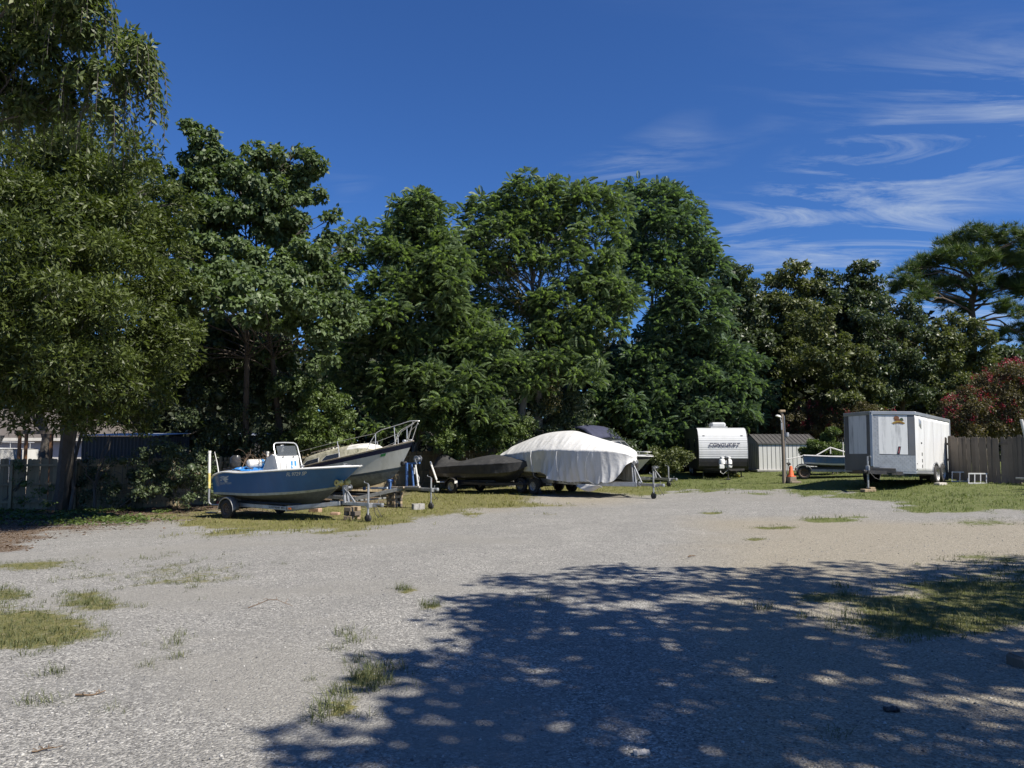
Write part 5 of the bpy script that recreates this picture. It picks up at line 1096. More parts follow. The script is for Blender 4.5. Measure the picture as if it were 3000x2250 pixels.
# ------------------------------------------------------------------ camper, shed, lamp pole, cargo trailer, skiff
pm('camper_white', (.50, .51, .51), .35, .0, .05, 2, dirt=(.42, .42, .39), damt=.3, streak=True); pm('camper_dark', (.018, .018, .02), .45, 0, .2, 3, dirt=(.06, .055, .045), damt=.4)
pm('tank_white', (.76, .76, .74), .35, 0, .06, 4)
def slab_letters(t):
    """heavy slanted slab capitals, each letter a few butted strokes"""
    K = .20; L = {'C': [(0, 0, K, 1), (K, 0, .8, .18), (K, .82, .8, 1), (.64, .70, .8, .82)], 'O': [(0, 0, K, 1), (.6, 0, .8, 1), (K, 0, .6, .18), (K, .82, .6, 1)],
         'N': [(0, 0, K, 1), (.66, 0, .86, 1), 'D'], 'Q': [(0, 0, K, 1), (.6, 0, .8, 1), (K, 0, .6, .18), (K, .82, .6, 1), (.42, -.14, .62, 0)], 'U': [(0, 0, K, 1), (.62, 0, .82, 1), (K, 0, .62, .18), (-.06, .86, 0, 1), (.82, .86, .88, 1)],
         'E': [(0, 0, K, 1), (K, 0, .76, .18), (K, .82, .76, 1), (K, .42, .6, .58), (.62, .18, .76, .30), (.62, .70, .76, .82)], 'S': [(0, .82, .76, 1), (0, .58, K, .82), (0, .42, .76, .58), (.56, .18, .76, .42), (0, 0, .76, .18), (.60, .70, .76, .82), (0, .18, .16, .30)], 'T': [(0, .82, .82, 1), (.31, .12, .51, .82), (.2, 0, .62, .12), (0, .66, .14, .82), (.68, .66, .82, .82)]}
    x = -.70; h = .185; w = .188
    for ch in 'CONQUEST':
        m = MB(); fn = lambda a, b: Vector((.046, x+a*w+b*h*.28, 1.56+b*h))
        for r in L[ch]:
            q = [(K, 1), (K+.0, .62), (.66, 0), (.66, .38)] if r == 'D' else [(r[0], r[1]), (r[2], r[1]), (r[2], r[3]), (r[0], r[3])]
            m.add([fn(*p) for p in q], [(0, 1, 2, 3)])
        m.build('letter', 'print_navy', t); x += w*(.86 if ch != 'N' else .93)+.022
def camper():
    a = math.radians(-96.5); p = gnd(2127, 1403); f = Vector((math.cos(a), math.sin(a), 0)); o = P(2121, 1398, 35.3); V = Veh(o.x, o.y, a)
    t = V.thing('camper_trailer', 'white and black travel camper with lettered ribbed front and roof air conditioner', 'camper')
    w = 1.19; prof = [(-.15, .42), (-.02, .60), (.02, .82), (.03, 1.0), (.03, 1.3), (.0, 1.6), (-.07, 1.9), (-.17, 2.12), (-.32, 2.32), (-.52, 2.45), (-.75, 2.50)]
    L = -5.6; body = prof+[(-3, 2.53), (L, 2.50), (L, .42)]; n = len(body)
    for sg in (-1, 1): m = MB(); m.add([Vector((x, sg*w, z)) for x, z in body], [tuple(range(n))]); m.build('side_wall', 'camper_dark', t)
    # ribbed front skin, upper white, lower black
    def pz(s):
        seg = [0]
        for i in range(1, len(prof)): seg.append(seg[-1]+math.dist(prof[i], prof[i-1]))
        s = s*seg[-1]; return np.interp(s, seg, [q[0] for q in prof]), np.interp(s, seg, [q[1] for q in prof])
    N0 = 150; rows = []; zs = []
    for i in range(N0+1):
        x, z = pz(i/N0); rib = .011*abs(math.sin(z*math.pi/.088)) if .98 < z < 2.0 else 0; rows.append([Vector((x+rib, -w+.004, z)), Vector((x+rib, 0, z)), Vector((x+rib, w-.004, z))]); zs.append(z)
    m = MB(); m.grid(rows, mfun=lambda i, j: 1 if zs[i] < .97 else 0); m.build('front_skin', ['camper_white', 'camper_dark'], t, True, angle=25)
    m = MB(); m.add([Vector((-.75, -w, 2.502)), Vector((-.75, w, 2.502)), Vector((-3, w, 2.532)), Vector((-3, -w, 2.532)), Vector((L, w, 2.502)), Vector((L, -w, 2.502))], [(0, 1, 2, 3), (3, 2, 4, 5)]); m.build('roof', 'camper_white', t, thick=.01)
    m = MB(); m.add([Vector((L, -w, .42)), Vector((L, w, .42)), Vector((L, w, 2.5)), Vector((L, -w, 2.5))], [(0, 1, 2, 3)]); m.build('rear_wall', 'camper_white', t)
    m = MB()
    for sg in (-1, 1): m.tube([(x+.006, sg*w, z) for x, z in prof], .016, 6)
    m.build('corner_trim', 'camper_dark', t, True)
    slab_letters(t)
    for y in (-.92, .92): m = MB(); m.box((-.16, y, 2.10), (.03, .12, .05), ch=.012); m.build('marker_light', 'print_dark', t)
    m = MB(); m.box((-1.3, -.05, 2.66), (.9, .72, .26), ch=.08); ac = m.build('air_conditioner', 'camper_white', t)
    m = MB(); m.box((-.9, -.05, 2.54), (.3, .85, .05), ch=.02); m.build('roof_flashing', 'camper_white', ac)
    m = MB(); m.beam((.1, -.95, .45), (1.25, -.06, .47), .06, .10); m.beam((.1, .95, .45), (1.25, .06, .47), .06, .10); m.box((1.35, 0, .48), (.3, .09, .09), ch=.02); m.build('a_frame', 'black_steel', t)
    for y in (-.16, .16):
        m = MB(); m.lathe([(0, .02), (.12, .02), (.15, .06), (.155, .12), (.155, .34), (.13, .42), (.06, .46), (.06, .48), (.09, .48), (.09, .56), (.05, .57), (0, .57)], Matrix.Translation((.48, y, .52)), 20); m.build('propane_tank', 'tank_white', t, True)
    m = MB(); m.beam((.48, -.32, .72), (.48, .32, .72), .33, .03); m.beam((.48, 0, .5), (.48, 0, 1.12), .03, .03); m.build('tank_bracket', 'black_steel', t)
    gz = V.g(1.1, 0); m = MB(); m.tube([(1.1, 0, gz+.06), (1.1, 0, .98)], .035, 10); m.box((1.1, 0, gz+.04), (.2, .2, .06), ch=.01); m.box((1.1, -.05, 1.0), (.14, .16, .14), ch=.02); m.build('tongue_jack', 'black_steel', t, True)
    m = MB(); m.box((1.02, -.28, .62), (.16, .22, .2), ch=.02); m.build('battery_case', 'tank_white', t)
    m = MB(); m.tube([(1.3, .0, .5), (1.25, -.25, .28), (1.1, -.35, .35), (.95, -.3, .5)], .014, 6); m.build('power_cord', 'white_pvc', t, True)
    for x in (-2.9, -3.7):
        for sg in (-1, 1): put_wheel(t, (x, sg*1.05, .33), .33, .2, .19, 'rim_silver', sg)
    for y in (-1, 1):
        m = MB(); m.beam((-.5, y*.9, .42), (-.5, y*.95, V.g(-.5, y*.9)), .05, .05); m.box((-.5, y*.95, V.g(-.5, y*.9)+.02), (.2, .2, .04)); m.build('stabiliser', 'black_steel', t)
    m = MB(); m.box((-3.3, 0, .30), (4.4, 1.5, .12)); m.build('chassis', 'black_steel', t)
    for (x0, x1, z0, z1) in ((-1.6, -.9, 1.3, 2.0), (-4.2, -3.2, 1.3, 2.0)):
        m = MB(); m.box(((x0+x1)/2, -w-.006, (z0+z1)/2), (x1-x0, .02, z1-z0), ch=.006); wd = m.build('window', 'print_dark', t); m = MB(); m.box(((x0+x1)/2, -w-.012, (z0+z1)/2), (x1-x0-.08, .016, z1-z0-.08)); m.build('pane', 'smoked', wd)
camper()
pm('shed_white', (.55, .55, .525), .5, 0, .06, 2, dirt=(.42, .41, .37), damt=.4, streak=True); pm('shed_roof', (.085, .082, .08), .5, .2, .15, 2, dirt=(.14, .13, .12), damt=.4)
def shed():
    p = P(2224, 1384, 39.0); x0 = p.x; y0 = 39.0; z0 = G(x0+1.5, y0)-.0; t = thing('garden_shed', 'small white metal shed with dark ribbed gable roof', 'shed', (x0, y0, z0-.02)); Lx = 3.25; D = 2.6; Hh = 1.52; R = .48
    m = MB(); m.box((Lx/2, D/2, .04), (Lx+.3, D+.3, .12), ch=.02); m.build('slab', 'concrete', t)
    def panels(n, fn, nm, par=None):
        for k in range(n):
            m = MB(); a, b = k/n, (k+1)/n; c = .012
            m.add([fn(a, 0, .0), fn(a+c/ n*8*.12, 0, .02), fn(b-c/n*8*.12, 0, .02), fn(b, 0, .0), fn(a, 1, .0), fn(a+c/n*8*.12, 1, .02), fn(b-c/n*8*.12, 1, .02), fn(b, 1, .0)], [(0, 1, 5, 4), (1, 2, 6, 5), (2, 3, 7, 6)]); m.build(nm, 'shed_white', par or t)
            m = MB(); q = fn(a, 0, .025); q2 = fn(a, 1, .025); m.tube([q, q2], .011, 4); m.build('seam', 'shed_roof', par or t)
    z = .10
    panels(14, lambda a, b, o: Vector((a*Lx, -o, z+b*(Hh-z))), 'wall_panel')
    panels(14, lambda a, b, o: Vector((a*Lx, D+o, z+b*(Hh-z))), 'wall_panel')
    for sx, xx in ((-1, 0), (1, Lx)):
        panels(9, lambda a, b, o: Vector((xx+sx*o, a*D, z+b*(Hh-z))), 'wall_panel')
        m = MB(); m.add([Vector((xx, 0, Hh)), Vector((xx, D, Hh)), Vector((xx, D/2, Hh+R))], [(0, 1, 2)]); m.build('gable', 'shed_white', t, thick=.01)
    for sgn in (0, 1):
        ya, yb = (-.08, D/2) if sgn == 0 else (D+.08, D/2)
        m = MB(); m.add([Vector((-.06, ya, Hh-.0)), Vector((Lx+.06, ya, Hh)), Vector((Lx+.06, yb, Hh+R+.02)), Vector((-.06, yb, Hh+R+.02))], [(0, 1, 2, 3)]); rf = m.build('roof_slope', 'shed_roof', t, thick=.012)
        for k in range(15):
            x = -.05+(Lx+.1)*k/14; m = MB(); m.beam((x, ya, Hh+.018), (x, yb, Hh+R+.038), .03, .028); m.build('roof_rib', 'shed_roof', rf)
        m = MB(); m.beam((-.07, ya, Hh-.02), (Lx+.07, ya, Hh-.02), .02, .05); m.build('eave_trim', 'shed_roof', rf)
    for k in (0, 1):
        m = MB(); m.box((Lx+.03, D*.34+k*.5, .85), (.02, .48, 1.4), ch=.006); m.build('door', 'shed_white', t)
shed()
def lamp_pole():
    p = gnd(2297, 1416); H = 3.05; t = thing('lamp_pole', 'weathered wooden utility pole with a white floodlight and meter', 'lamp pole', (p.x, p.y, p.z-.02))
    m = MB(); m.tube([(0, 0, -.1), (.01, 0, 1.2), (.0, 0, 2.2), (0, 0, H)], [.078, .072, .066, .062], 12); m.build('pole', 'pole_wood', t, True)
    m = MB(); m.tube([(.09, -.05, .3), (.09, -.06, 1.4), (.07, -.06, 2.9)], .016, 6); m.build('conduit', 'galv', t)
    m = MB(); m.box((0, 0, H+.05), (.24, .22, .1), ch=.02); m.build('pole_cap', 'wood_block', t)
    m = MB(); m.tube([(-.05, -.06, 2.62), (-.11, -.08, 2.8), (-.16, -.08, 2.85)], .014, 6); m.lathe([(0, .05), (.07, .045), (.12, .0), (.13, -.03), (.02, -.03)], Matrix.Translation((-.19, -.1, 2.88)) @ Matrix.Rotation(.35, 4, 'Y'), 16); m.build('floodlight', 'white_gel', t, True)
    m = MB(); m.lathe([(0, .1), (.07, .1), (.08, .06), (.08, -.08), (.05, -.1), (0, -.1)], Matrix.Translation((.17, -.06, 2.08)), 14); m.box((.10, -.04, 2.08), (.1, .05, .05)); m.build('junction_box', 'galv', t, True)
    m = MB(); m.box((-.06, -.09, 2.45), (.06, .03, .3)); m.build('wire_cover', 'galv', t)
    m = MB(); m.lathe([(0, 0), (.06, 0), (.06, .1), (0, .1)], Matrix.Translation((.16, -.05, .82)) @ Matrix.Rotation(1.2, 4, 'Y'), 10); m.tube([(.1, 0, .86), (.22, -.04, .9), (.3, -.06, .84)], .02, 6); m.tube([(.18, -.02, .8), (.15, -.05, .6), (.1, -.06, .45)], .012, 6); m.build('tap', 'black_steel', t, True)
    pm('cone_orange', (.75, .13, .03), .5, 0, .12, 5, dirt=(.3, .2, .15), damt=.4)
    c = thing('traffic_cone', 'orange traffic cone standing against the foot of the lamp pole', 'traffic cone', (p.x+.30, p.y-.02, p.z), .4)
    m = MB(); m.box((0, 0, .30), (.30, .30, .035), ch=.02); m.build('base', 'cone_orange', c); m = MB(); m.lathe([(.13, .315), (.12, .34), (.055, .72), (.045, .74), (.03, .74)], None, 20); m.build('cone_body', 'cone_orange', c, True)
    w = MB(); w.box((0, 0, .14), (.34, .3, .28), ch=.02); w.box((.12, -.05, .05), (.5, .3, .1), ch=.02); o = w.build('timber_block', 'wood_grey'); o.location = (p.x+.30, p.y-.02, p.z); o.rotation_euler = (0, 0, .3); tag(o, 'dark timber block under the orange cone beside the pole', 'wood block')
lamp_pole()
# ---- enclosed cargo trailer
pm('cargo_white', (.62, .62, .615), .3, 0, .04, 1.2, dirt=(.5, .5, .485), damt=.35, streak=True, bump=.06, bscale=1.5); pm('cargo_nose', (.62, .63, .63), .35, 0, .08, 3.0, dirt=(.28, .29, .30), damt=.8, streak=True)
pm('cargo_grey', (.14, .145, .155), .35, .3, .15, 1.5, dirt=(.16, .15, .14), damt=.5); pm('rib_trim', (.40, .41, .42), .35, .6, .12, 2)
pm('diamond', (.40, .41, .42), .38, .45, .15, 6); pm('gold', (.40, .28, .05), .45, .2, .2, 20); pm('emblem_brown', (.16, .07, .03), .5, 0, .3, 20); pm('emblem_green', (.04, .07, .03), .5); pm('red_print', (.30, .03, .04), .5)
def cargo():
    pr = P(2680, 1300, 25.0); w_ = Vector((.707, -.707, 0)); hw = 1.2; pl = pr-w_*2*hw; mid = (pr+pl)/2; ax = Vector((-.707, -.707, 0))
    yaw = math.atan2(ax.y, ax.x); L = 4.45; z0 = .0
    o = mid-ax*(L*.62+L*0); xf = L*.62; xr = xf-L; V = Veh(o.x, o.y, yaw, math.radians(2.4), z=G(o.x, o.y)+.02)
    t = V.thing('cargo_trailer', 'white enclosed cargo trailer with V nose and diamond plate', 'cargo trailer')
    b0, b1 = .36, 2.52; xn = xf+.74; yn = 0.0
    # side on viewer's right is +y when the nose points at the viewer
    for sg in (-1, 1):
        n = 10; rows = []
        seams = np.linspace(xr, xf, 5)
        for k in range(4):
            m = MB(); x0, x1 = seams[k]+.002, seams[k+1]-.002; rows = []
            for i in range(13):
                x = x0+(x1-x0)*i/12
                rows.append([Vector((x, sg*(hw+.006*math.sin(9*x+zq*3)*math.sin(math.pi*i/12)), zq)) for zq in np.linspace(b0+.06, b1-.1, 15)])
            m.grid(rows); m.build('side_panel', 'cargo_white', t, True, thick=.006)
        m = MB(); m.beam((xr, sg*(hw+.004), b1-.05), (xf, sg*(hw+.004), b1-.05), .05, .12, ch=.012); m.build('roof_rail', 'rib_trim', t)
        m = MB(); m.beam((xr, sg*hw, b0+.03), (xf, sg*hw, b0+.03), .05, .08, ch=.008); m.build('bottom_rail', 'rib_trim', t)
        m = MB(); m.box((xr, sg*hw, (b0+b1)/2), (.06, .06, b1-b0), ch=.01); m.build('corner_post', 'rib_trim', t)
    m = MB(); rows = []
    for x in np.linspace(xr, xf, 6): rows.append([Vector((x, hw*a, b1+.03*(1-a*a))) for a in np.linspace(-1, 1, 9)])
    m.grid(rows); m.add([Vector((xf, -hw, b1)), Vector((xf, hw, b1)), Vector((xn, yn, b1))], [(0, 1, 2)]); m.build('roof', 'cargo_white', t, True)
    m = MB(); m.box((xr-.01, 0, (b0+b1)/2), (.03, 2*hw-.05, b1-b0-.05), ch=.006); m.build('rear_door', 'cargo_white', t)
    m = MB(); m.box(((xr+xf)/2, 0, b0-.03), (L-.02, 2*hw-.12, .06)); m.build('floor_frame', 'black_steel', t)
    # V nose: two faces, viewer's left = -y (shaded), viewer's right = +y
    def face(sg):
        A = Vector((xf, sg*hw, 0)); Bv = Vector((xn, yn, 0)); d = Bv-A; nrm = Vector((d.y, -d.x, 0)).normalized(); nrm = nrm if nrm.x > 0 else -nrm
        return lambda s, z, off=0: A+d*s+Vector((0, 0, z))+nrm*off
    def plate(fn, s0, s1, z0, z1, off, nm, mt, par=None):
        m = MB(); m.add([fn(s0, z0, off), fn(s1, z0, off), fn(s1, z1, off), fn(s0, z1, off)], [(0, 1, 2, 3)]); return m.build(nm, mt, par or t, thick=.006)
    zs = b0+.02; zt = b1-.10; zd = .98
    for sg in (-1, 1):
        fn = face(sg); nf = plate(fn, .0, 1, b0+.02, zt, -.01, 'nose_skin', 'cargo_grey')
        plate(fn, .17 if sg > 0 else .18, .83, zd+.03, zt-.02, .002, 'nose_panel', 'cargo_nose' if sg > 0 else 'cargo_nose', nf)
        plate(fn, .02, .155, zd+.02, zt, .004, 'corner_wrap', 'cargo_grey', nf)
        # top trim
        m = MB(); m.beam(fn(0, b1-.05, .012), fn(1, b1-.05, .012), .05, .12, ch=.01); m.build('nose_rail', 'rib_trim', t)
        m = MB(); m.beam(fn(0, b0+.01, .01), fn(.62, b0+.01, .01), .04, .05); m.build('nose_sill', 'rib_trim', t)
        if sg > 0:
            def dia(s0, s1, z0, z1, nm):
                d = plate(fn, s0, s1, z0, z1, .008, nm, 'diamond', nf); Ls = (fn(1, 0)-fn(0, 0)).length; v = []; f = []
                ns = max(2, int((s1-s0)*Ls/.065)); nz = int((z1-z0)/.065)
                for i in range(ns):
                    for j in range(nz):
                        cs = s0+(i+.5)*(s1-s0)/ns; cz = z0+(j+.5)*(z1-z0)/nz; k = 1 if (i+j) % 2 else -1; e = .022; e2 = .009; q = len(v)
                        for du, dz, of in ((-e, -e*k, .012), (-e2*k*-1, e2, .012), (e, e*k, .012), (e2*k*-1*1.0, -e2, .012), (0, 0, .022)):
                            v.append(fn(cs+du/Ls, cz+dz, of))
                        f += [(q, q+1, q+4), (q+1, q+2, q+4), (q+2, q+3, q+4), (q+3, q, q+4)]
                m = MB(); m.add(v, f); m.build('raised_tread', 'diamond', d)['kind'] = 'stuff'
            dia(.83, .985, b0+.18, zt, 'diamond_strip'); dia(.0, .83, b0+.05, zd, 'diamond_plate')
            # emblem: wagon over a gold arc; number one sticker
            em = MB(); Ls = (fn(1, 0)-fn(0, 0)).length
            def arc(cx, cz, rx, rz, a0, a1, th, n=14, off=.012):
                pts = []
                for k in range(n+1): a = math.radians(a0+(a1-a0)*k/n); pts.append((cx+rx*math.cos(a), cz+rz*math.sin(a)))
                for k in range(n, -1, -1): a = math.radians(a0+(a1-a0)*k/n); pts.append((cx+(rx-th)*math.cos(a), cz+(rz-th)*math.sin(a)))
                return [fn(.37+x/Ls, 2.22+z, off) for x, z in pts], [(k, k+1, 2*n-k, 2*n+1-k) for k in range(n)]
            em.add(*arc(0, -.16, .23, .13, 20, 160, .075), 0)
            for cx, cz, rx, rz, mi in ((-.10, .03, .055, .05, 2), (.06, .07, .09, .075, 1), (-.02, .0, .16, .035, 1)):
                pts = [fn(.37+(cx+rx*math.cos(a))/Ls, 2.22+cz+rz*math.sin(a), .011+.001*mi) for a in [2*math.pi*k/16 for k in range(16)]]; em.add(pts, [tuple(range(16))], mi)
            e = em.build('maker_emblem', ['gold', 'emblem_brown', 'emblem_green'], nf)
            lettering('emblem_lettering', 'COVERED', .075, lambda a, b: fn(.37-a/Ls, 2.125+b-.9*a*a, .0165), 'emblem_brown', nf, 0, .003)
            lettering('number_sticker', '1', .34, lambda a, b: fn(.39-a*1.2/Ls, zd+.16+b, .009), 'print_dark', nf, .15, .02); lettering('number_sticker', '1', .30, lambda a, b: fn(.385-a*1.1/Ls, zd+.16+b, .013), 'red_print', nf, .15, .0); lettering('number_sticker', '1', .22, lambda a, b: fn(.382-a/Ls, zd+.16+b, .016), 'white_gel', nf, .15, -.008)
    m = MB(); m.box((xn, yn, (b0+zt)/2+.1), (.05, .10, zt-b0-.2), ch=.012); m.build('nose_edge', 'rib_trim', t)
    # draw bar, jack
    m = MB(); m.beam((xf-.1, -hw+.15, b0-.02), (xn+.62, -.05, b0+.0), .07, .12); m.beam((xf-.1, hw-.15, b0-.02), (xn+.62, .05, b0+.0), .07, .12); m.box((xn+.72, 0, b0+.02), (.3, .1, .1), ch=.02); m.build('draw_bar', 'black_steel', t)
    m = MB(); m.box((xn+.10, .34, b0+.07), (.05, .9, .17), Matrix.Rotation(.5, 3, 'Z'), ch=.01); m.build('step_bar', 'black_steel', t)
    m = MB(); m.box((xn+.13, .25, b0+.08), (.012, .30, .11), Matrix.Rotation(.5, 3, 'Z')); m.build('licence_plate', 'white_gel', t)
    gz = V.g(xn+.45, 0); m = MB(); m.tube([(xn+.45, 0, gz+.12), (xn+.45, 0, b0+.55)], .035, 10); m.box((xn+.45, 0, b0+.12), (.1, .12, .2), ch=.01); m.tube([(xn+.45, 0, b0+.54), (xn+.45, .1, b0+.56), (xn+.45, .12, b0+.5)], .012, 6); m.build('tongue_jack', 'galv', t, True)
    m = MB(); m.tube([(xn+.6, .1, b0), (xn+.5, .25, b0-.2), (xn+.4, .35, b0-.25), (xn+.3, .38, b0-.05)], .012, 6); m.build('power_cord', 'black_steel', t)
    w = V.w((xn+.45, 0, gz)); bm_ = MB(); bm_.box((0, 0, .05), (.5, .22, .10), ch=.012); bm_.box((.12, .0, .13), (.22, .2, .06), ch=.012); ob = bm_.build('jack_block', 'wood_block'); ob.location = (w.x, w.y, G(w.x, w.y)-.005); ob.rotation_euler = (0, 0, .3); tag(ob, 'pale wood blocks under the cargo trailer jack', 'wood block')
    # wheels with double arch
    xw = (-.43, .40); r = .34; zc = V.g(0, hw)+r
    for sg in (-1, 1):
        for x in xw: put_wheel(t, (x, sg*(hw-.02), V.g(x, sg*hw)+r), r, .2, .2, 'rim_silver', sg, 10)
        pr_ = []; R = .43
        for k in range(13): a = math.radians(180-140*k/12*1.0); pr_.append((xw[0]+R*math.cos(a), zc-.03+R*math.sin(a)))
        for k in range(13): a = math.radians(140-140*k/12); pr_.append((xw[1]+R*math.cos(a), zc-.03+R*math.sin(a)))
        rows = []
        for x, z in pr_: rows.append([Vector((x, sg*(hw-.1), z)), Vector((x, sg*(hw+.035), z)), Vector((x*1.0, sg*(hw+.035), z+.055))])
        m = MB(); m.grid(rows); m.build('fender', 'rib_trim', t, True, thick=.006)
        m = MB(); pts = [Vector((x, sg*(hw+.012), z)) for x, z in pr_]; lo = [Vector((x, sg*(hw+.012), b0+.0)) for x, z in pr_]; m.grid([lo, pts]); m.build('wheel_well_shade', 'dark_hole', t)  # flat black sheet over the wall, the shade under the arch as colour
    m = MB()
    for x in xw: m.tube([(x, -hw+.1, zc), (x, hw-.1, zc)], .04, 8)
    m.build('axle', 'black_steel', t)
    # door hardware and dents on the lit side
    m = MB()
    for z in (.62, .82, 1.05): m.box((xf-.72, hw+.012, z), (.04, .02, .12), ch=.006)
    m.box((xf-.70, hw+.012, 1.45), (.07, .025, .05), ch=.008); m.box((xf-.12, hw+.01, .7), (.03, .02, .03)); m.box((xf-.12, hw+.01, .5), (.03, .02, .03)); m.build('latch', 'black_steel', t)
    rows = []
    for i in range(7): rows.append([Vector((xf-.45-.30*i/6, hw+.008+.03*math.sin(math.pi*i/6)*math.sin(math.pi*j/6), 2.05+.28*j/6-.1*i/6)) for j in range(7)])
    m = MB(); m.grid(rows); m.build('torn_patch', 'rib_trim', t, True)
    return V, hw, xf, xr
VC, HWC, XFC, XRC = cargo()
loose_block(2756, 1421, (.42, .22, .09), .4, 'wood_pale', 'white slab chocking the cargo trailer wheels', 'wheel_chock', 'chock')
# ---- small skiff
pm('skiff_blue', (.075, .17, .36), .45, 0, .15, 3, dirt=(.2, .24, .3), damt=.5, streak=True)
def skiff():
    p = gnd(2356, 1404); yaw = math.radians(-20); V = Veh(p.x+.25, p.y+.68, yaw)
    t = V.thing('skiff', 'small pale blue and white skiff beside the cargo trailer', 'boat')
    H = Hull([(0, .1, .58), (.5, 1.8, .50), (.85, 2.9, .56), (1, 3.25, .72)], [(0, .05, .68, .55), (.5, 1.8, .64, .6), (.85, 3.1, .78, .32), (1, 3.5, .90, 0)], [(0, -.02, 1.04, .64), (.5, 1.8, 1.0, .74), (.85, 3.3, 1.08, .42), (1, 3.8, 1.14, 0)])
    H.mesh([0, .5, 1, 1.2, 1.5, 1.8, 2], [0, 0, 1, 2, 2, 2], 24).build('hull', ['hull_bottom_dark', 'white_gel', 'skiff_blue'], t, True)
    H.cap(.10, .2, .75).build('gunwale', 'white_gel', t, True); H.rail(1.98, .018, .008).build('rub_rail', 'navy', t, True)
    m = MB(); m.box((1.3, 0, .92), (.3, 1.2, .05), ch=.01); m.build('thwart', 'white_gel', t)
    m = MB(); m.tube([(.55, -.5, 1.06), (1.15, -.35, 1.42), (2.0, -.2, 1.14)], .028, 8); m.tube([(1.15, -.35, 1.42), (1.15, -.35, 1.14)], .024, 8); m.tube([(.1, -.3, 1.06), (-.45, -.5, .92), (-.95, -.62, .84)], .022, 8); m.tube([(1.7, -.1, 1.0), (1.7, -.1, 1.66)], .02, 8); m.build('pipe_frame', 'white_pvc', t, True)
    boat_trailer(V, 'narrow galvanised trailer under the small skiff', 'galv', .72, .38, -.3, 3.6, 4.3, [0], .28, 'rim_rust', (4.0, .12, .70), (3.75, .9, .4), .40, .46)
skiff()
# ---- ladders by the right fence
def ladder(u0, v0, label, yaw, n=3, L=.62):
    p = gnd(u0, v0); t = thing('ladder', label, 'ladder', (p.x, p.y, G(p.x, p.y)), yaw)
    tilt = Vector((.10, .16, .34)); a = Vector((0, 0, .035))
    for k in (0, 1): m = MB(); m.beam(a+tilt*k, a+tilt*k+Vector((L, 0, 0)), .03, .05, ch=.006); m.build('rail', 'alu_light', t)
    for k in range(n): q = a+Vector((.03+(L-.06)*k/(n-1), 0, .0)); m = MB(); m.beam(q, q+tilt, .028, .04); m.build('rung', 'alu_light', t)
pm('alu_light', (.50, .50, .49), .5, .25, .1, 5)
ladder(2787, 1413, 'short aluminium ladder section lying close to the cargo trailer rear', math.radians(-6)); ladder(2836, 1419, 'aluminium ladder section nearer the right end, with doubled rungs', math.radians(-6), 4, .66)
# ------------------------------------------------------------------ fences, houses, sheds behind
woodmat('plank_wood', (.24, .195, .12)); woodmat('plank_grey', (.15, .125, .10))
def fence(label, line, H, mat, name='wooden_fence', gap=.008, dog=True, rails_front=True, pw=.14, flat=.02):
    x0, y0 = line[0]; t = thing(name, label, 'fence', (x0, y0, G(x0, y0)))
    o = Vector((x0, y0, G(x0, y0))); kinds = []
    for k in range(6):
        w = pw*(1+RNG.normal(0, .02)); h = H*(1+RNG.normal(0, .012)); c = .035
        v = [(-w/2, h-c), (-w/2, 0), (w/2, 0), (w/2, h-c), (w/2-c, h), (-w/2+c, h)] if dog else [(-w/2, h), (-w/2, 0), (w/2, 0), (w/2, h)]
        m = MB(); m.prism(v, -.009, .009, Matrix.Rotation(math.pi/2, 4, 'X')); ob = m.build('plank', mat, t); kinds.append(ob.data); bpy.data.objects.remove(ob)
    for (ax, ay), (bx, by) in zip(line[:-1], line[1:]):
        d = Vector((bx-ax, by-ay, 0)); L = d.length; d.normalize(); yaw = math.atan2(d.y, d.x); n = int(L/(pw+gap)); nv = Vector((d.y, -d.x, 0))
        for k in range(n):
            s = (k+.5)*L/n; x = ax+d.x*s; y = ay+d.y*s; ob = bpy.data.objects.new('plank', kinds[int(RNG.integers(6))]); COL.objects.link(ob); ob.parent = t
            ob.location = Vector((x, y, G(x, y)+.02+RNG.normal(0, flat*.5)))-o; ob.rotation_euler = (RNG.normal(0, .012), RNG.normal(0, .010), yaw+RNG.normal(0, .02))
        for z in (.3, H*.5, H-.22):
            m = MB(); a = Vector((ax, ay, G(ax, ay)+z))-o+nv*.035; b = Vector((bx, by, G(bx, by)+z))-o+nv*.035; m.beam(a, b, .04, .085, ch=.004); m.build('rail', mat, t)
        npost = max(1, round(L/2.4))
        for k in range(npost+1):
            s = L*k/npost; x = ax+d.x*s; y = ay+d.y*s; m = MB(); m.box(Vector((x, y, G(x, y)+H/2-.05))-o+nv*.10, (.09, .09, H+.02), Matrix.Rotation(yaw, 3, 'Z'), ch=.006); m.build('post', mat, t)
    return t
fence('long dog eared plank fence along the left and back of the yard', [(-22.5, 25.4), (-14.0, 26.9), (-9.6, 30.6), (-3.6, 35.6), (1.5, 38.6)], 1.85, 'plank_wood')
fence('grey leaning plank fence at the right with gaps between the boards', [(18.75, 24.0), (18.0, 25.4), (16.35, 28.7)], 1.66, 'plank_grey', gap=.004, rails_front=False, flat=.05)
pm('stucco', (.5, .49, .47), .85, 0, .05, 3, bump=.15, bscale=40); pm('beige_wall', (.46, .40, .33), .85, 0, .1, 3); pm('fascia', (.6, .58, .52), .6, 0, .1)
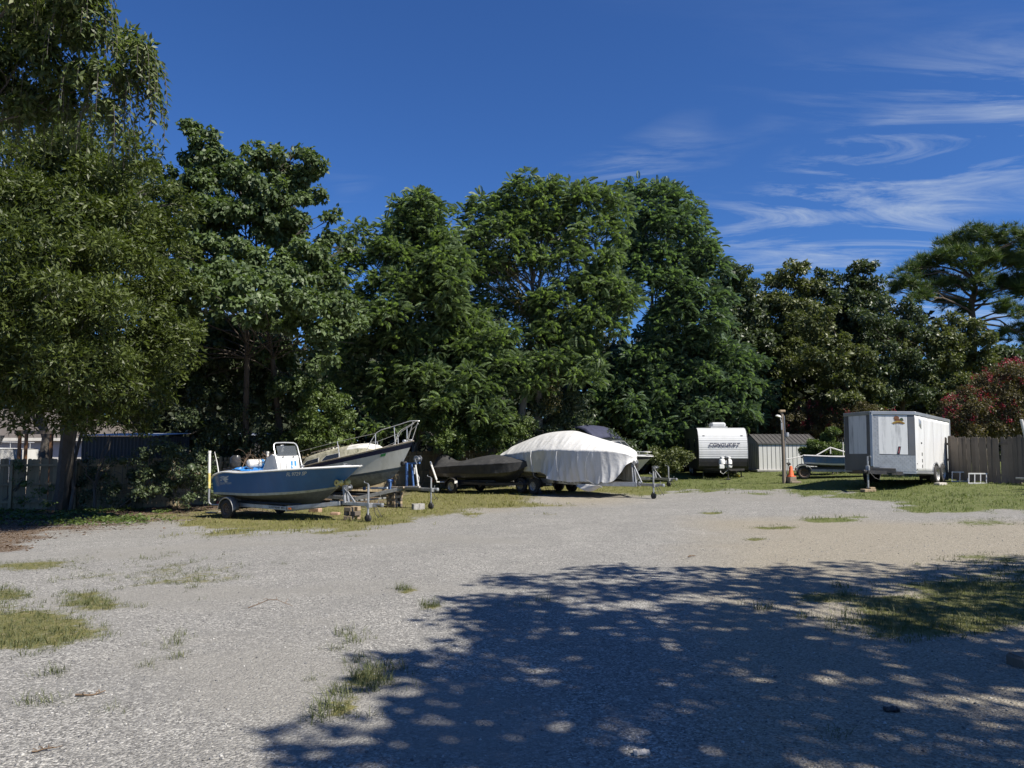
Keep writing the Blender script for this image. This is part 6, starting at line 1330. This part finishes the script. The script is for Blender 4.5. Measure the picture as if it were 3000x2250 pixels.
def shingle(name, col):
    m, nt, b = newmat(name); tcn = N(nt, 'ShaderNodeTexCoord'); br = N(nt, 'ShaderNodeTexBrick'); nt.links.new(nmap(nt, tcn.outputs['Object'], rot=(0, 0, 0), scale=(1, 1, 1)), br.inputs[0])
    br.inputs['Scale'].default_value = 1.6; br.inputs['Row Height'].default_value = .22; br.inputs['Brick Width'].default_value = .5; br.inputs['Mortar Size'].default_value = .012
    for i, k in ((1, .8), (2, 1.2), (3, .5)): br.inputs[i].default_value = (*[c*k for c in col], 1)
    nt.links.new(nmix(nt, nnoise(nt, tcn.outputs['Object'], 4, 5), br.outputs[0], [c*.7 for c in col]), b.inputs['Base Color']); b.inputs['Roughness'].default_value = .95
shingle('roof_brown', (.125, .108, .095)); shingle('roof_grey', (.15, .14, .135))
def house(name, label, x0, x1, y0, y1, zg, zw, rise, wallm, roofm, wins):
    t = thing(name, label, 'house', (x0, y0, zg)); W_, D = x1-x0, y1-y0; h = zw-zg; ov = .4
    m = MB(); m.box((W_/2, D/2, h/2), (W_, D, h)); m.build('wall', wallm, t)
    m = MB(); a = [(-ov, -ov), (W_+ov, -ov), (W_+ov, D+ov), (-ov, D+ov)]; r0 = D/2; v = [Vector((x, y, h)) for x, y in a]+[Vector((r0-ov, D/2, h+rise)), Vector((W_-r0+ov, D/2, h+rise))]
    m.add(v, [(0, 1, 5, 4), (1, 2, 5), (2, 3, 4, 5), (3, 0, 4)]); rf = m.build('roof', roofm, t, thick=.08)
    m = MB(); m.beam((-ov, -ov-.02, h-.05), (W_+ov, -ov-.02, h-.05), .03, .16); m.beam((W_+ov+.02, -ov, h-.05), (W_+ov+.02, D+ov, h-.05), .03, .16); m.build('fascia', 'fascia', rf)
    for (wx, wz, ww, wh) in wins:
        m = MB(); m.box((wx, -.02, wz), (ww+.12, .06, wh+.12), ch=.01); w = m.build('window', 'fascia', t); m = MB(); m.box((wx, -.045, wz), (ww, .03, wh)); m.build('pane', 'smoked', w)
    return t
house('neighbour_house', 'white neighbour house with brown shingle hip roof at the far left', -36, -22.6, 38, 46, -1.1, 1.75, 1.7, 'stucco', 'roof_brown', [(11.0, 1.7, .9, 1.0), (7.2, 1.7, 1.4, 1.0), (9.6, 1.9, .5, .5)])
house('back_house', 'beige house mostly hidden behind the middle trees', -7, 3.5, 50, 58, -.7, 2.0, 1.9, 'beige_wall', 'roof_grey', [(2.5, 1.6, 1.2, 1.0), (6, 1.6, 1.2, 1.0), (8.8, 1.6, .9, 1.0)])
pm('tin_dark', (.06, .065, .07), .6, .3, .2, 3, dirt=(.10, .07, .05), damt=.5, streak=True); pm('tin_roof', (.40, .44, .50), .4, .6, .15, 3)
def tin_shed(label, x0, x1, y0, d, H):
    zg = G(x0, y0); t = thing('tin_shed', label, 'shed', (x0, y0, zg)); W_ = x1-x0; n = int(W_/.075)
    for y in (0, d):
        rows = [[Vector((W_*i/n, y+(.018 if i % 2 else -.018), z)) for z in (0, H)] for i in range(n+1)]; m = MB(); m.grid(rows); m.build('wall', 'tin_dark', t)
    for x in (0, W_):
        rows = [[Vector((x+(.018 if i % 2 else -.018), d*i/24, z)) for z in (0, H+.0)] for i in range(25)]; m = MB(); m.grid(rows); m.build('wall', 'tin_dark', t)
    rows = [[Vector((-.15+(W_+.3)*i/n, y, H+.03+.12*(y+.2)/(d+.4)+(.015 if i % 2 else -.015))) for y in (-.2, d/2, d+.2)] for i in range(n+1)]; m = MB(); m.grid(rows); m.build('roof', 'tin_roof', t, thick=.006)
    m = MB(); m.box((W_*.5, -.03, .9), (.8, .03, 1.75), ch=.01); dr = m.build('door', 'tin_dark', t); m = MB(); m.box((W_*.5+.3, -.055, .95), (.03, .04, .12)); m.build('handle', 'galv', dr)
tin_shed('dark tin shed with a pale metal roof edge behind the left fence', -18.7, -15.4, 31.0, 3.0, 2.72)
tin_shed('second dark tin shed half hidden by the thicket behind the blue boat', -13.6, -11.4, 33.5, 2.4, 2.75)
def hidden_boat():
    V = Veh(-23.2, 30.5, math.radians(170)); t = V.thing('white_boat', 'white boat with a rail showing above the fence at the far left edge', 'boat')
    H = Hull([(0, -2.4, .7), (.5, 0, .66), (1, 2.2, .95)], [(0, -2.4, 1.0, .95), (.5, 0, 1.05, 1.0), (1, 2.5, 1.3, 0)], [(0, -2.4, 2.15, 1.05), (.5, 0, 2.2, 1.1), (1, 2.9, 2.3, 0)])
    H.mesh([0, .5, 1, 1.3, 1.6, 2], [0]*5, 20).build('hull', 'white_gel', t, True); H.cap(.2, .3, 1.6).build('gunwale', 'white_gel', t, True)
    m = MB()
    for sg in (-1, 1):
        m.tube([(-2.2, sg*1.0, 2.45), (1.0, sg*.95, 2.5), (2.6, 0, 2.5)], .02, 6)
        for x in (-2, -1, 0, 1): m.tube([(x, sg*1.0, 2.15), (x, sg*1.0, 2.47)], .016, 6)
    m.build('rail', 'steel_bright', t, True)
    m = MB(); m.grid([[Vector((-.6, -.8+1.6*k/4, 2.2)) for k in range(5)], [Vector((-1.0, -.7+1.4*k/4, 2.75)) for k in range(5)]]); m.build('windshield', 'smoked', t, thick=.01)
    for x in (-1.6, 1.0): m = MB(); m.box((x, 0, .33), (.25, 1.4, .66), ch=.02); m.build('cradle', 'black_steel', t)
hidden_boat()
def post_frame():
    p = P(66, 1300, 28.5); zg = G(p.x, p.y); t = thing('pergola', 'rusty brown timber pergola behind the fence left of the oak trunk', 'pergola', (p.x, p.y, zg))
    pm('post_rust', (.24, .12, .055), .9, 0, .3, 6)
    for dx, h in ((-.12, 2.95), (.14, 2.98), (1.15, 2.9)): m = MB(); m.box((dx, 0, h/2), (.10, .10, h), ch=.008); m.build('post', 'post_rust', t)
    m = MB(); m.box((.5, -.06, 2.86), (1.6, .05, .14), ch=.006); m.build('beam', 'wood_grey', t)
post_frame()
def back_trunk(u, v, Y, r, h, label, lean=.1):
    p = P(u, v, Y); z = G(p.x, p.y); t = thing('tree_trunk', label, 'tree trunk', (p.x, p.y, z)); m = MB(); pts = limb(m, (0, 0, -.1), (lean*h, 0, h), r, r*.7, 10, .04)
    for k in range(4): limb(m, pts[3+k % 2], pts[4]+Vector((RNG.normal(0, .8), RNG.normal(0, .5), .8+RNG.random())), r*.4, .02, 6, .1)
    m.build('trunk', 'bark_grey', t, True)
back_trunk(128, 1320, 29.0, .20, 4.5, 'grey mottled trunk leaning behind the fence beside the oak', -.06)
back_trunk(205, 1480, 26.0, .07, 3.4, 'thin sapling stem rising beside the oak trunk', .12)
back_trunk(282, 1480, 26.0, .06, 1.3, 'broken grey stake standing in the dark undergrowth', -.03)
# a trailer mostly out of frame at the right edge: its white pole and its shadow are in view
boat_trailer(Veh(16.28, 22.4, 0.0), 'trailer at the right edge with a leaning white guide pole', 'galv', .9, .45, .45, 3.6, 4.8, [1.5], .3, 'rim_silver', (4.4, -.14, .9), (3.9, 1.1, .5), .5, .5, poles=[(-.62, -1.0, .5, 2.22, -.32, 'white_pvc')])
# small things on the ground
o = loose_block(3050, 1948, (.5, .16, .09), .15, 'wood_grey', 'weathered timber end lying in the shade at the right edge', 'timber_offcut', 'timber')
def small(u, v, name, label, cat, fn, mat):
    p = gnd(u, v); m = MB(); fn(m); ob = m.build(name, mat); ob.location = (p.x, p.y, float(surf(p.x, p.y))); tag(ob, label, cat); return ob
def crushed(m):
    rows = []
    for i in range(7): rr_ = .018*(1+.25*math.sin(i*2.1)); rows.append([Vector((-.045+.09*i/6, rr_*math.cos(a)*1.2, .016+rr_*.8*math.sin(a)+.006*math.sin(3*a+i))) for a in [2*math.pi*k/12 for k in range(12)]])
    m.grid(rows, closed=True); m.add(rows[0], [tuple(range(12))]); m.add(rows[-1], [tuple(range(12))])
small(2612, 2085, 'crushed_can', 'small black crushed can on the shaded gravel', 'can', crushed, 'print_dark')
def twig(L, r=.006):
    def f(m):
        pts = limb(m, (-L/2, 0, .012), (L/2, .06, .02), r, r*.4, 5, .12)
        for k in range(4): limb(m, pts[1+k]-Vector((.002, 0, 0)), pts[1+k]+Vector((RNG.normal(0, L*.12), RNG.normal(0, L*.2), .02)), r*.6, .002, 4, .2, 3)
    return f
small(258, 2040, 'twig', 'dark forked twig on the sunlit gravel at lower left', 'twig', twig(.18, .009), 'twig_brown'); small(790, 1785, 'twig', 'long thin twig lying across the gravel left of centre', 'twig', twig(.5), 'twig_brown'); small(128, 2210, 'twig', 'short crooked twig near the bottom left corner', 'twig', twig(.14), 'twig_brown'); small(2028, 1632, 'twig', 'dark stick on the pale grit just beyond the shade', 'twig', twig(.14, .012), 'twig_brown'); small(640, 1502, 'twig', 'bleached bent branch beside the blue boat guide pole', 'twig', twig(.9, .02), 'wood_pale')
def clump_white(m):
    for k in range(7): m.lathe([(0, .014), (.014, .01), (.01, 0)], Matrix.Translation((RNG.normal(0, .025), RNG.normal(0, .025), .0)) @ Matrix.Rotation(RNG.random(), 4, 'X'), 6)
small(1880, 2210, 'paper_scrap', 'crumpled whitish scrap on the shaded gravel at the bottom', 'scrap', crushed, 'wood_pale')
pm('chock_yellow', (.65, .45, .03), .5, 0, .1)
def chock(m): m.prism([(-.12, 0), (.12, 0), (.02, .12), (-.05, .12)], -.07, .07, Matrix.Rotation(math.pi/2, 4, 'X'))
small(2160, 1396, 'wheel_chock', 'yellow wheel chock in the grass beside the camper tongue', 'chock', chock, 'chock_yellow')
# ------------------------------------------------------------------ grass, weeds, fallen leaves
leafmat('grass_green', (0.100, 0.112, 0.026), (0.200, 0.200, 0.052), (0.384, 0.336, 0.144), .6, .3); leafmat('weed_green', (0.053, 0.068, 0.022), (0.112, 0.128, 0.049), (0.255, 0.232, 0.120), .6, .3); leafmat('dead_leaf', (0.053, 0.030, 0.015), (0.128, 0.075, 0.038), (0.240, 0.180, 0.112), .8, .1)
leafmat('grass_lush', (.065, .095, .022), (.14, .17, .045), (.26, .26, .09), .6, .3)
def blades(nb, spread, wid, bend=.75):
    v = []; f = []
    for k in range(nb):
        a = RNG.random()*6.28; r = spread*RNG.random()**.5; x, y = r*math.cos(a), r*math.sin(a); b = RNG.random()*6.28; h = .25+.75*RNG.random(); q = len(v); ln = bend*(.2+1.2*RNG.random()**1.5)
        c, sn = math.cos(b), math.sin(b); mx, my = x+ln*.35*c, y+ln*.35*sn
        v += [(x-wid*sn, y+wid*c, 0), (x+wid*sn, y-wid*c, 0), (mx-wid*.8*sn, my+wid*.8*c, h*.62), (mx+wid*.8*sn, my-wid*.8*c, h*.62), (x+ln*c, y+ln*sn, h)]
        f += [(q, q+1, q+3), (q, q+3, q+2), (q+2, q+3, q+4)]
    return np.array(v), np.array(f)
def scatter_grass(name, label, mat, n, y0, y1, hgt, nb, wid, spread, thr=.25, xlim=1.0):
    y = y0+(y1-y0)*RNG.random(n); x = (RNG.random(n)*2-1)*(y*.76*xlim+.4); g, t, l, s = zones(x, y)
    keep = (RNG.random(n) < np.clip((g-thr)/(1-thr), 0, 1)**.8) & (RNG.random(n) > l*.8); x, y = x[keep], y[keep]; n = len(x); lst = []
    idx = np.arange(n) % 5; h = hgt*(.5+.9*RNG.random(n))*(.6+.8*vnoise(x, y, 1.3, 31))
    for k in range(5):
        q = idx == k
        if not q.any(): continue
        tv, tf = blades(nb, spread, wid); a = RNG.random(q.sum())*6.28; m = q.sum()
        lst.append(instance(tv, tf, np.stack([x[q], y[q], surf(x[q], y[q])-.004], -1), np.stack([np.cos(a), np.sin(a), np.zeros(m)], -1), np.tile([0, 0, 1.0], (m, 1))+RNG.normal(0, .30, (m, 3)), h[q]))
    V, Fa = join(lst); xm = V[Fa[:, 0], 0]; tag(np_mesh(name, V, Fa, [mat, 'grass_lush'], midx=(xm+3*(vnoise(xm, V[Fa[:, 0], 1], 1.5, 51)-.5) > 5) if y0 > 10 else None), label, 'grass', kind='stuff')
scatter_grass('lawn_grass', 'short yellowish green grass of the yard around the boats', 'grass_green', 36000, 17, 42, .085, 4, .06, .9)
scatter_grass('verge_grass', 'rough grass patches growing through the near gravel', 'weed_green', 60000, 4.0, 17, .055, 6, .034, .8, thr=.12)
def tufts():
    lst = []
    for (u, v, h, k) in ((1010, 1862, .16, 26), (1035, 1885, .15, 24), (985, 1905, .13, 20), (1180, 1730, .17, 30), (1258, 1778, .2, 34), (1062, 1982, .18, 34), (1105, 1962, .18, 34), (1130, 2000, .16, 34), (1005, 2032, .16, 34), (965, 2082, .18, 36), (1165, 1960, .14, 24), (1080, 2020, .17, 30), (935, 2110, .14, 26), (1040, 1935, .15, 22),
                         (425, 1952, .12, 16), (512, 1885, .14, 18), (530, 1862, .13, 16), (500, 1712, .13, 20), (560, 1722, .14, 20), (590, 1700, .12, 16), (120, 2060, .13, 18), (150, 1972, .14, 20), (185, 1965, .12, 14), (60, 2060, .12, 14), (95, 2055, .1, 14), (410, 1780, .12, 18), (250, 1775, .15, 24), (200, 1770, .14, 22), (2235, 1785, .17, 30), (2358, 1812, .16, 26), (2462, 1722, .18, 28), (2415, 1760, .15, 22), (2490, 1745, .16, 22), (2445, 1850, .17, 18), (2470, 1178+570, .15, 20), (2460, 2160, .12, 12), (1590, 1760, .14, 16), (1520, 1775, .12, 12), (830, 1655, .10, 12), (640, 1640, .1, 12), (700, 1690, .1, 12), (290, 1690, .1, 14), (330, 2080, .09, 10), (910, 1995, .09, 12), (520, 1930, .13, 18), (480, 1900, .1, 12)):
        p = gnd(u, v); tv, tf = blades(int(k*1.5), .8, .022, 1.1); lst.append(instance(tv, tf, np.array([[p.x, p.y, float(surf(p.x, p.y))-.004]]), np.array([[1.0, 0, 0]]), np.array([[0, 0, 1.0]]), np.array([h*.75])))
        for j in range(3):
            dx, dy = RNG.normal(0, .12, 2); tv, tf = blades(8, .9, .025, 1.2); lst.append(instance(tv, tf, np.array([[p.x+dx, p.y+dy, float(surf(p.x+dx, p.y+dy))-.004]]), np.array([[1.0, 0, 0]]), np.array([[0, 0, 1.0]]), np.array([h*.5])))
    V, Fa = join(lst); tag(np_mesh('weed_tufts', V, Fa, 'weed_green'), 'loose wiry weed tufts scattered on the gravel', 'weeds', kind='stuff')
tufts()
def litter():
    n = 16000; y = 12+17*RNG.random(n); x = -22+20*RNG.random(n); g, t, l, s = zones(x, y); keep = RNG.random(n) < l*.7; x, y = x[keep], y[keep]; n = len(x)
    V, Fa = instance(*leaf_t(.5, .3), np.stack([x, y, surf(x, y)+.006], -1), np.concatenate([RNG.normal(0, 1, (n, 2)), RNG.normal(0, .25, (n, 1))], 1), np.tile([0, 0, 1.0], (n, 1))+RNG.normal(0, .3, (n, 3)), .05+.05*RNG.random(n))
    tag(np_mesh('fallen_leaves', V, Fa, 'dead_leaf'), 'brown fallen leaves on the bare earth under the left trees', 'leaf litter', kind='stuff')
    n = 5000; u = -60+560*RNG.random(n); v = 1495+45*RNG.random(n); ps = []
    for a, b in zip(u[:1100], v[:1100]):
        q = gnd(a, b)
        if fbm(np.array(q.x), np.array(q.y), 1.0, 40) > .50: ps.append((q.x, q.y, float(surf(q.x, q.y))+.03+.08*RNG.random()))
    ps = np.array(ps); ps = np.repeat(ps, 5, 0)+RNG.normal(0, .07, (len(ps)*5, 3))*np.array([1, 1, .3]); n = len(ps)
    V, Fa = instance(*leaf_t(.6), ps, np.concatenate([RNG.normal(0, 1, (n, 2)), RNG.normal(0, .3, (n, 1))], 1), np.tile([0, 0, 1.0], (n, 1))+RNG.normal(0, .4, (n, 3)), .08+.06*RNG.random(n))
    tag(np_mesh('ground_ivy', V, Fa, 'leaf_shrub'), 'low green ivy carpet along the foot of the left fence', 'ground cover', kind='stuff')
litter()
